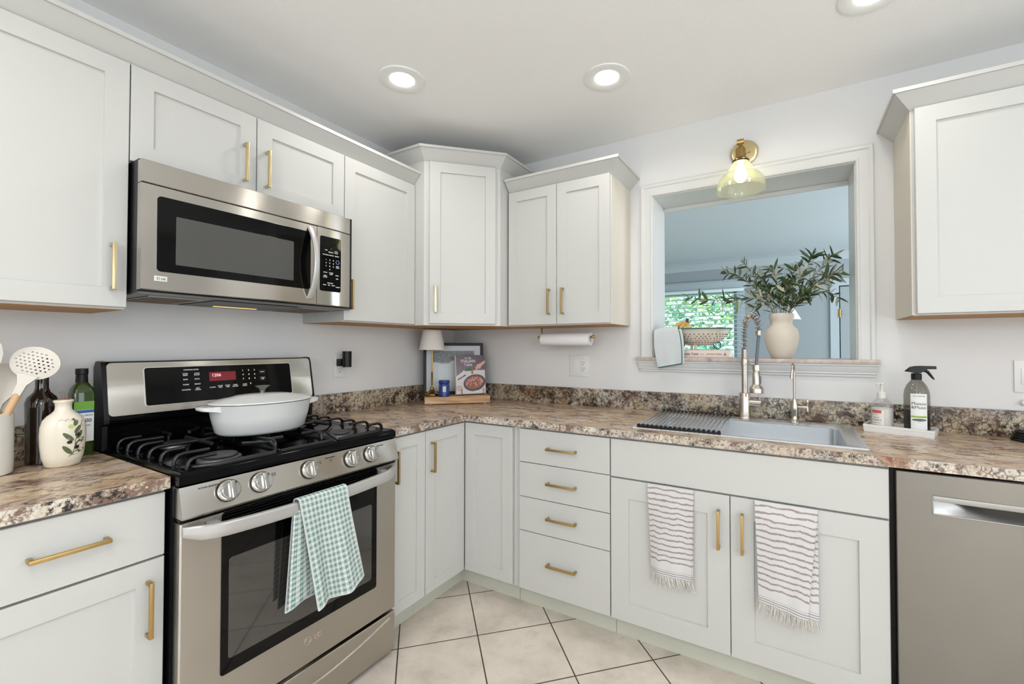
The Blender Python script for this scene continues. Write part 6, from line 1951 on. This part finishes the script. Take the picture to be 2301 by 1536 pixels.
# olive branches
lfd = simple('olive_leaf_top', srgb(44, 64, 36), .42); lfl = simple('olive_leaf_underside', srgb(176, 180, 158), .7); lfm = simple('olive_leaf_mid', srgb(98, 116, 62), .5)
lfu = simple('olive_leaf_dark_underside', srgb(66, 84, 52), .5)
brk = simple('olive_twig', srgb(136, 132, 96), .7)
random.seed(23)
BZ_ = SZ + .2245
BR_ = [  # label, control points relative to the mouth (x, y, z), leaf density, leaf scale, pale share
    ('longest olive branch, reaching far left over the colander', [(-.02, 0, -.04), (-.06, -.02, .05), (-.13, -.05, .085), (-.24, -.07, .075), (-.34, -.08, .082), (-.445, -.085, .10)], 26, 1.0, .15),
    ('olive branch curving up to the upper left', [(-.02, .01, -.04), (-.06, 0, .07), (-.13, 0, .15), (-.20, .01, .215), (-.265, .02, .235)], 22, .9, .25),
    ('olive branch leaning left, second from the top left', [(-.015, 0, -.04), (-.05, .02, .08), (-.10, .03, .16), (-.145, .03, .24), (-.17, .02, .275)], 20, .95, .3),
    ('short olive branch drooping at the left of the vase mouth', [(-.02, -.02, -.03), (-.05, -.04, .03), (-.085, -.06, .045), (-.12, -.07, .03)], 10, .9, .1),
    ('olive branch left of centre', [(-.01, 0, -.04), (-.035, -.02, .08), (-.07, -.03, .15), (-.10, -.02, .20)], 22, 1.0, .4),
    ('upright olive branch in the middle with a tall dark leaf', [(0, 0, -.04), (-.01, -.02, .08), (-.02, -.03, .17), (-.035, -.02, .235)], 22, 1.05, .2),
    ('olive branch just right of centre', [(.005, 0, -.04), (.02, .01, .08), (.045, .02, .16), (.065, .0, .22)], 24, 1.0, .3),
    ('olive branch rising to the top right with arched leaves', [(.01, .01, -.04), (.04, -.02, .09), (.085, -.03, .18), (.125, -.02, .255), (.135, -.02, .275)], 22, 1.0, .2),
    ('olive branch with pale leaves at the far upper right', [(.015, .01, -.04), (.06, .02, .08), (.13, .03, .17), (.19, .03, .245), (.225, .03, .285)], 24, .95, .65),
    ('olive branch leaning right below the pale one', [(.015, 0, -.04), (.06, -.01, .06), (.125, -.02, .125), (.185, -.03, .165), (.225, -.03, .185)], 24, 1.05, .2),
    ('olive branch reaching furthest right with thin leaves', [(.02, .02, -.04), (.07, .05, .07), (.15, .07, .13), (.22, .08, .18), (.275, .08, .205)], 20, .85, .55),
    ('low olive branch at the right of the vase mouth', [(.02, -.01, -.03), (.05, -.03, .035), (.09, -.05, .075), (.125, -.05, .085)], 16, 1.0, .2),
    ('olive branch low right, bent towards the jamb', [(.02, .01, -.03), (.08, .04, .055), (.15, .05, .105), (.215, .05, .100), (.245, .05, .070)], 16, .8, .4),
    ('olive branch leaning forward in front of the others', [(0, -.015, -.04), (.005, -.05, .05), (.02, -.08, .11), (.035, -.09, .15)], 20, 1.0, .25),
]
def leaf(mb, p, d, n, L, Wd, curl, mi, mu=1):
    s = d.cross(n).normalized()
    rows = []
    K = 7
    for i in range(K):
        t = i / (K - 1); w = Wd * sin(pi * min(.98, t * .93 + .05)) ** .8 if i < K - 1 else .0003
        if i == 0: w = Wd * .15
        c = p + d * (L * t) - n * (curl * L * t * t)
        rows.append([c - s * w + n * (w * .35), c, c + s * w + n * (w * .35)])
    o0 = len(mb.v)
    for lay in (0, 1):
        for r_ in rows:
            for q in r_: mb.v.append(q - n * (.0005 * lay))
    m = K * 3
    for i in range(K - 1):
        for j in range(2):
            a = o0 + i * 3 + j
            mb.f.append([a, a + 1, a + 4, a + 3]); mb.mi.append(mi)
            mb.f.append([a + m, a + 3 + m, a + 4 + m, a + 1 + m]); mb.mi.append(mu)
for lab, cp_pts, nl, sc, pale in BR_:
    P = [Vector((VX + x, VY + y, BZ_ + z)) for x, y, z in cp_pts]
    def cat3(t): return Vector(catm([tuple(p_) for p_ in P], t))
    o = thing('olive_branch', lab + ' in the cream vase', 'branch', P[0], 'olive branches in the vase')
    mb = MB(); N2 = 26
    mb.tube([cat3(k / N2) for k in range(N2 + 1)], .0022, 6, r2=.0009)
    mb.build('twig', brk, o)
    mb = MB(); mb.m = 0
    nl = int(nl * 1.55)
    for k in range(nl):
        t = .20 + .80 * (k + random.uniform(0, .6)) / nl
        t = min(.995, t)
        p_ = cat3(t); tg = (cat3(min(1, t + .02)) - cat3(max(0, t - .02))).normalized()
        a = k * 2.4 + random.uniform(-.5, .5)
        s1 = tg.cross(Vector((.1, 1, .2))).normalized(); s2 = tg.cross(s1)
        rad = (s1 * cos(a) + s2 * sin(a)).normalized()
        rad.y *= .75
        d_ = (tg * random.uniform(.1, 1.1) + rad * random.uniform(.5, 1.3) + Vector((random.uniform(-.3, .3), 0, random.uniform(-.35, .35)))).normalized()
        n_ = d_.cross(Vector((random.uniform(-.6, .6), random.uniform(-1, .2), random.uniform(-.3, .6)))).normalized()
        if n_.z < 0: n_ = -n_
        mu_ = 1 if random.random() < pale + .15 else 3
        L_l = random.uniform(.044, .070) * sc; q = p_ + d_ * L_l
        if q.y < -.10 or q.y > .36: continue
        if WX1 - .006 < max(q.x, p_.x) and q.y < .27: continue
        leaf(mb, p_, d_, n_, L_l, random.uniform(.0052, .0095) * sc, random.uniform(-.35, .5), random.choice((0, 0, 0, 2)), mu_)
    me_o = mb.build('leaves', [lfd, lfl, lfm, lfu], o, angle=60)
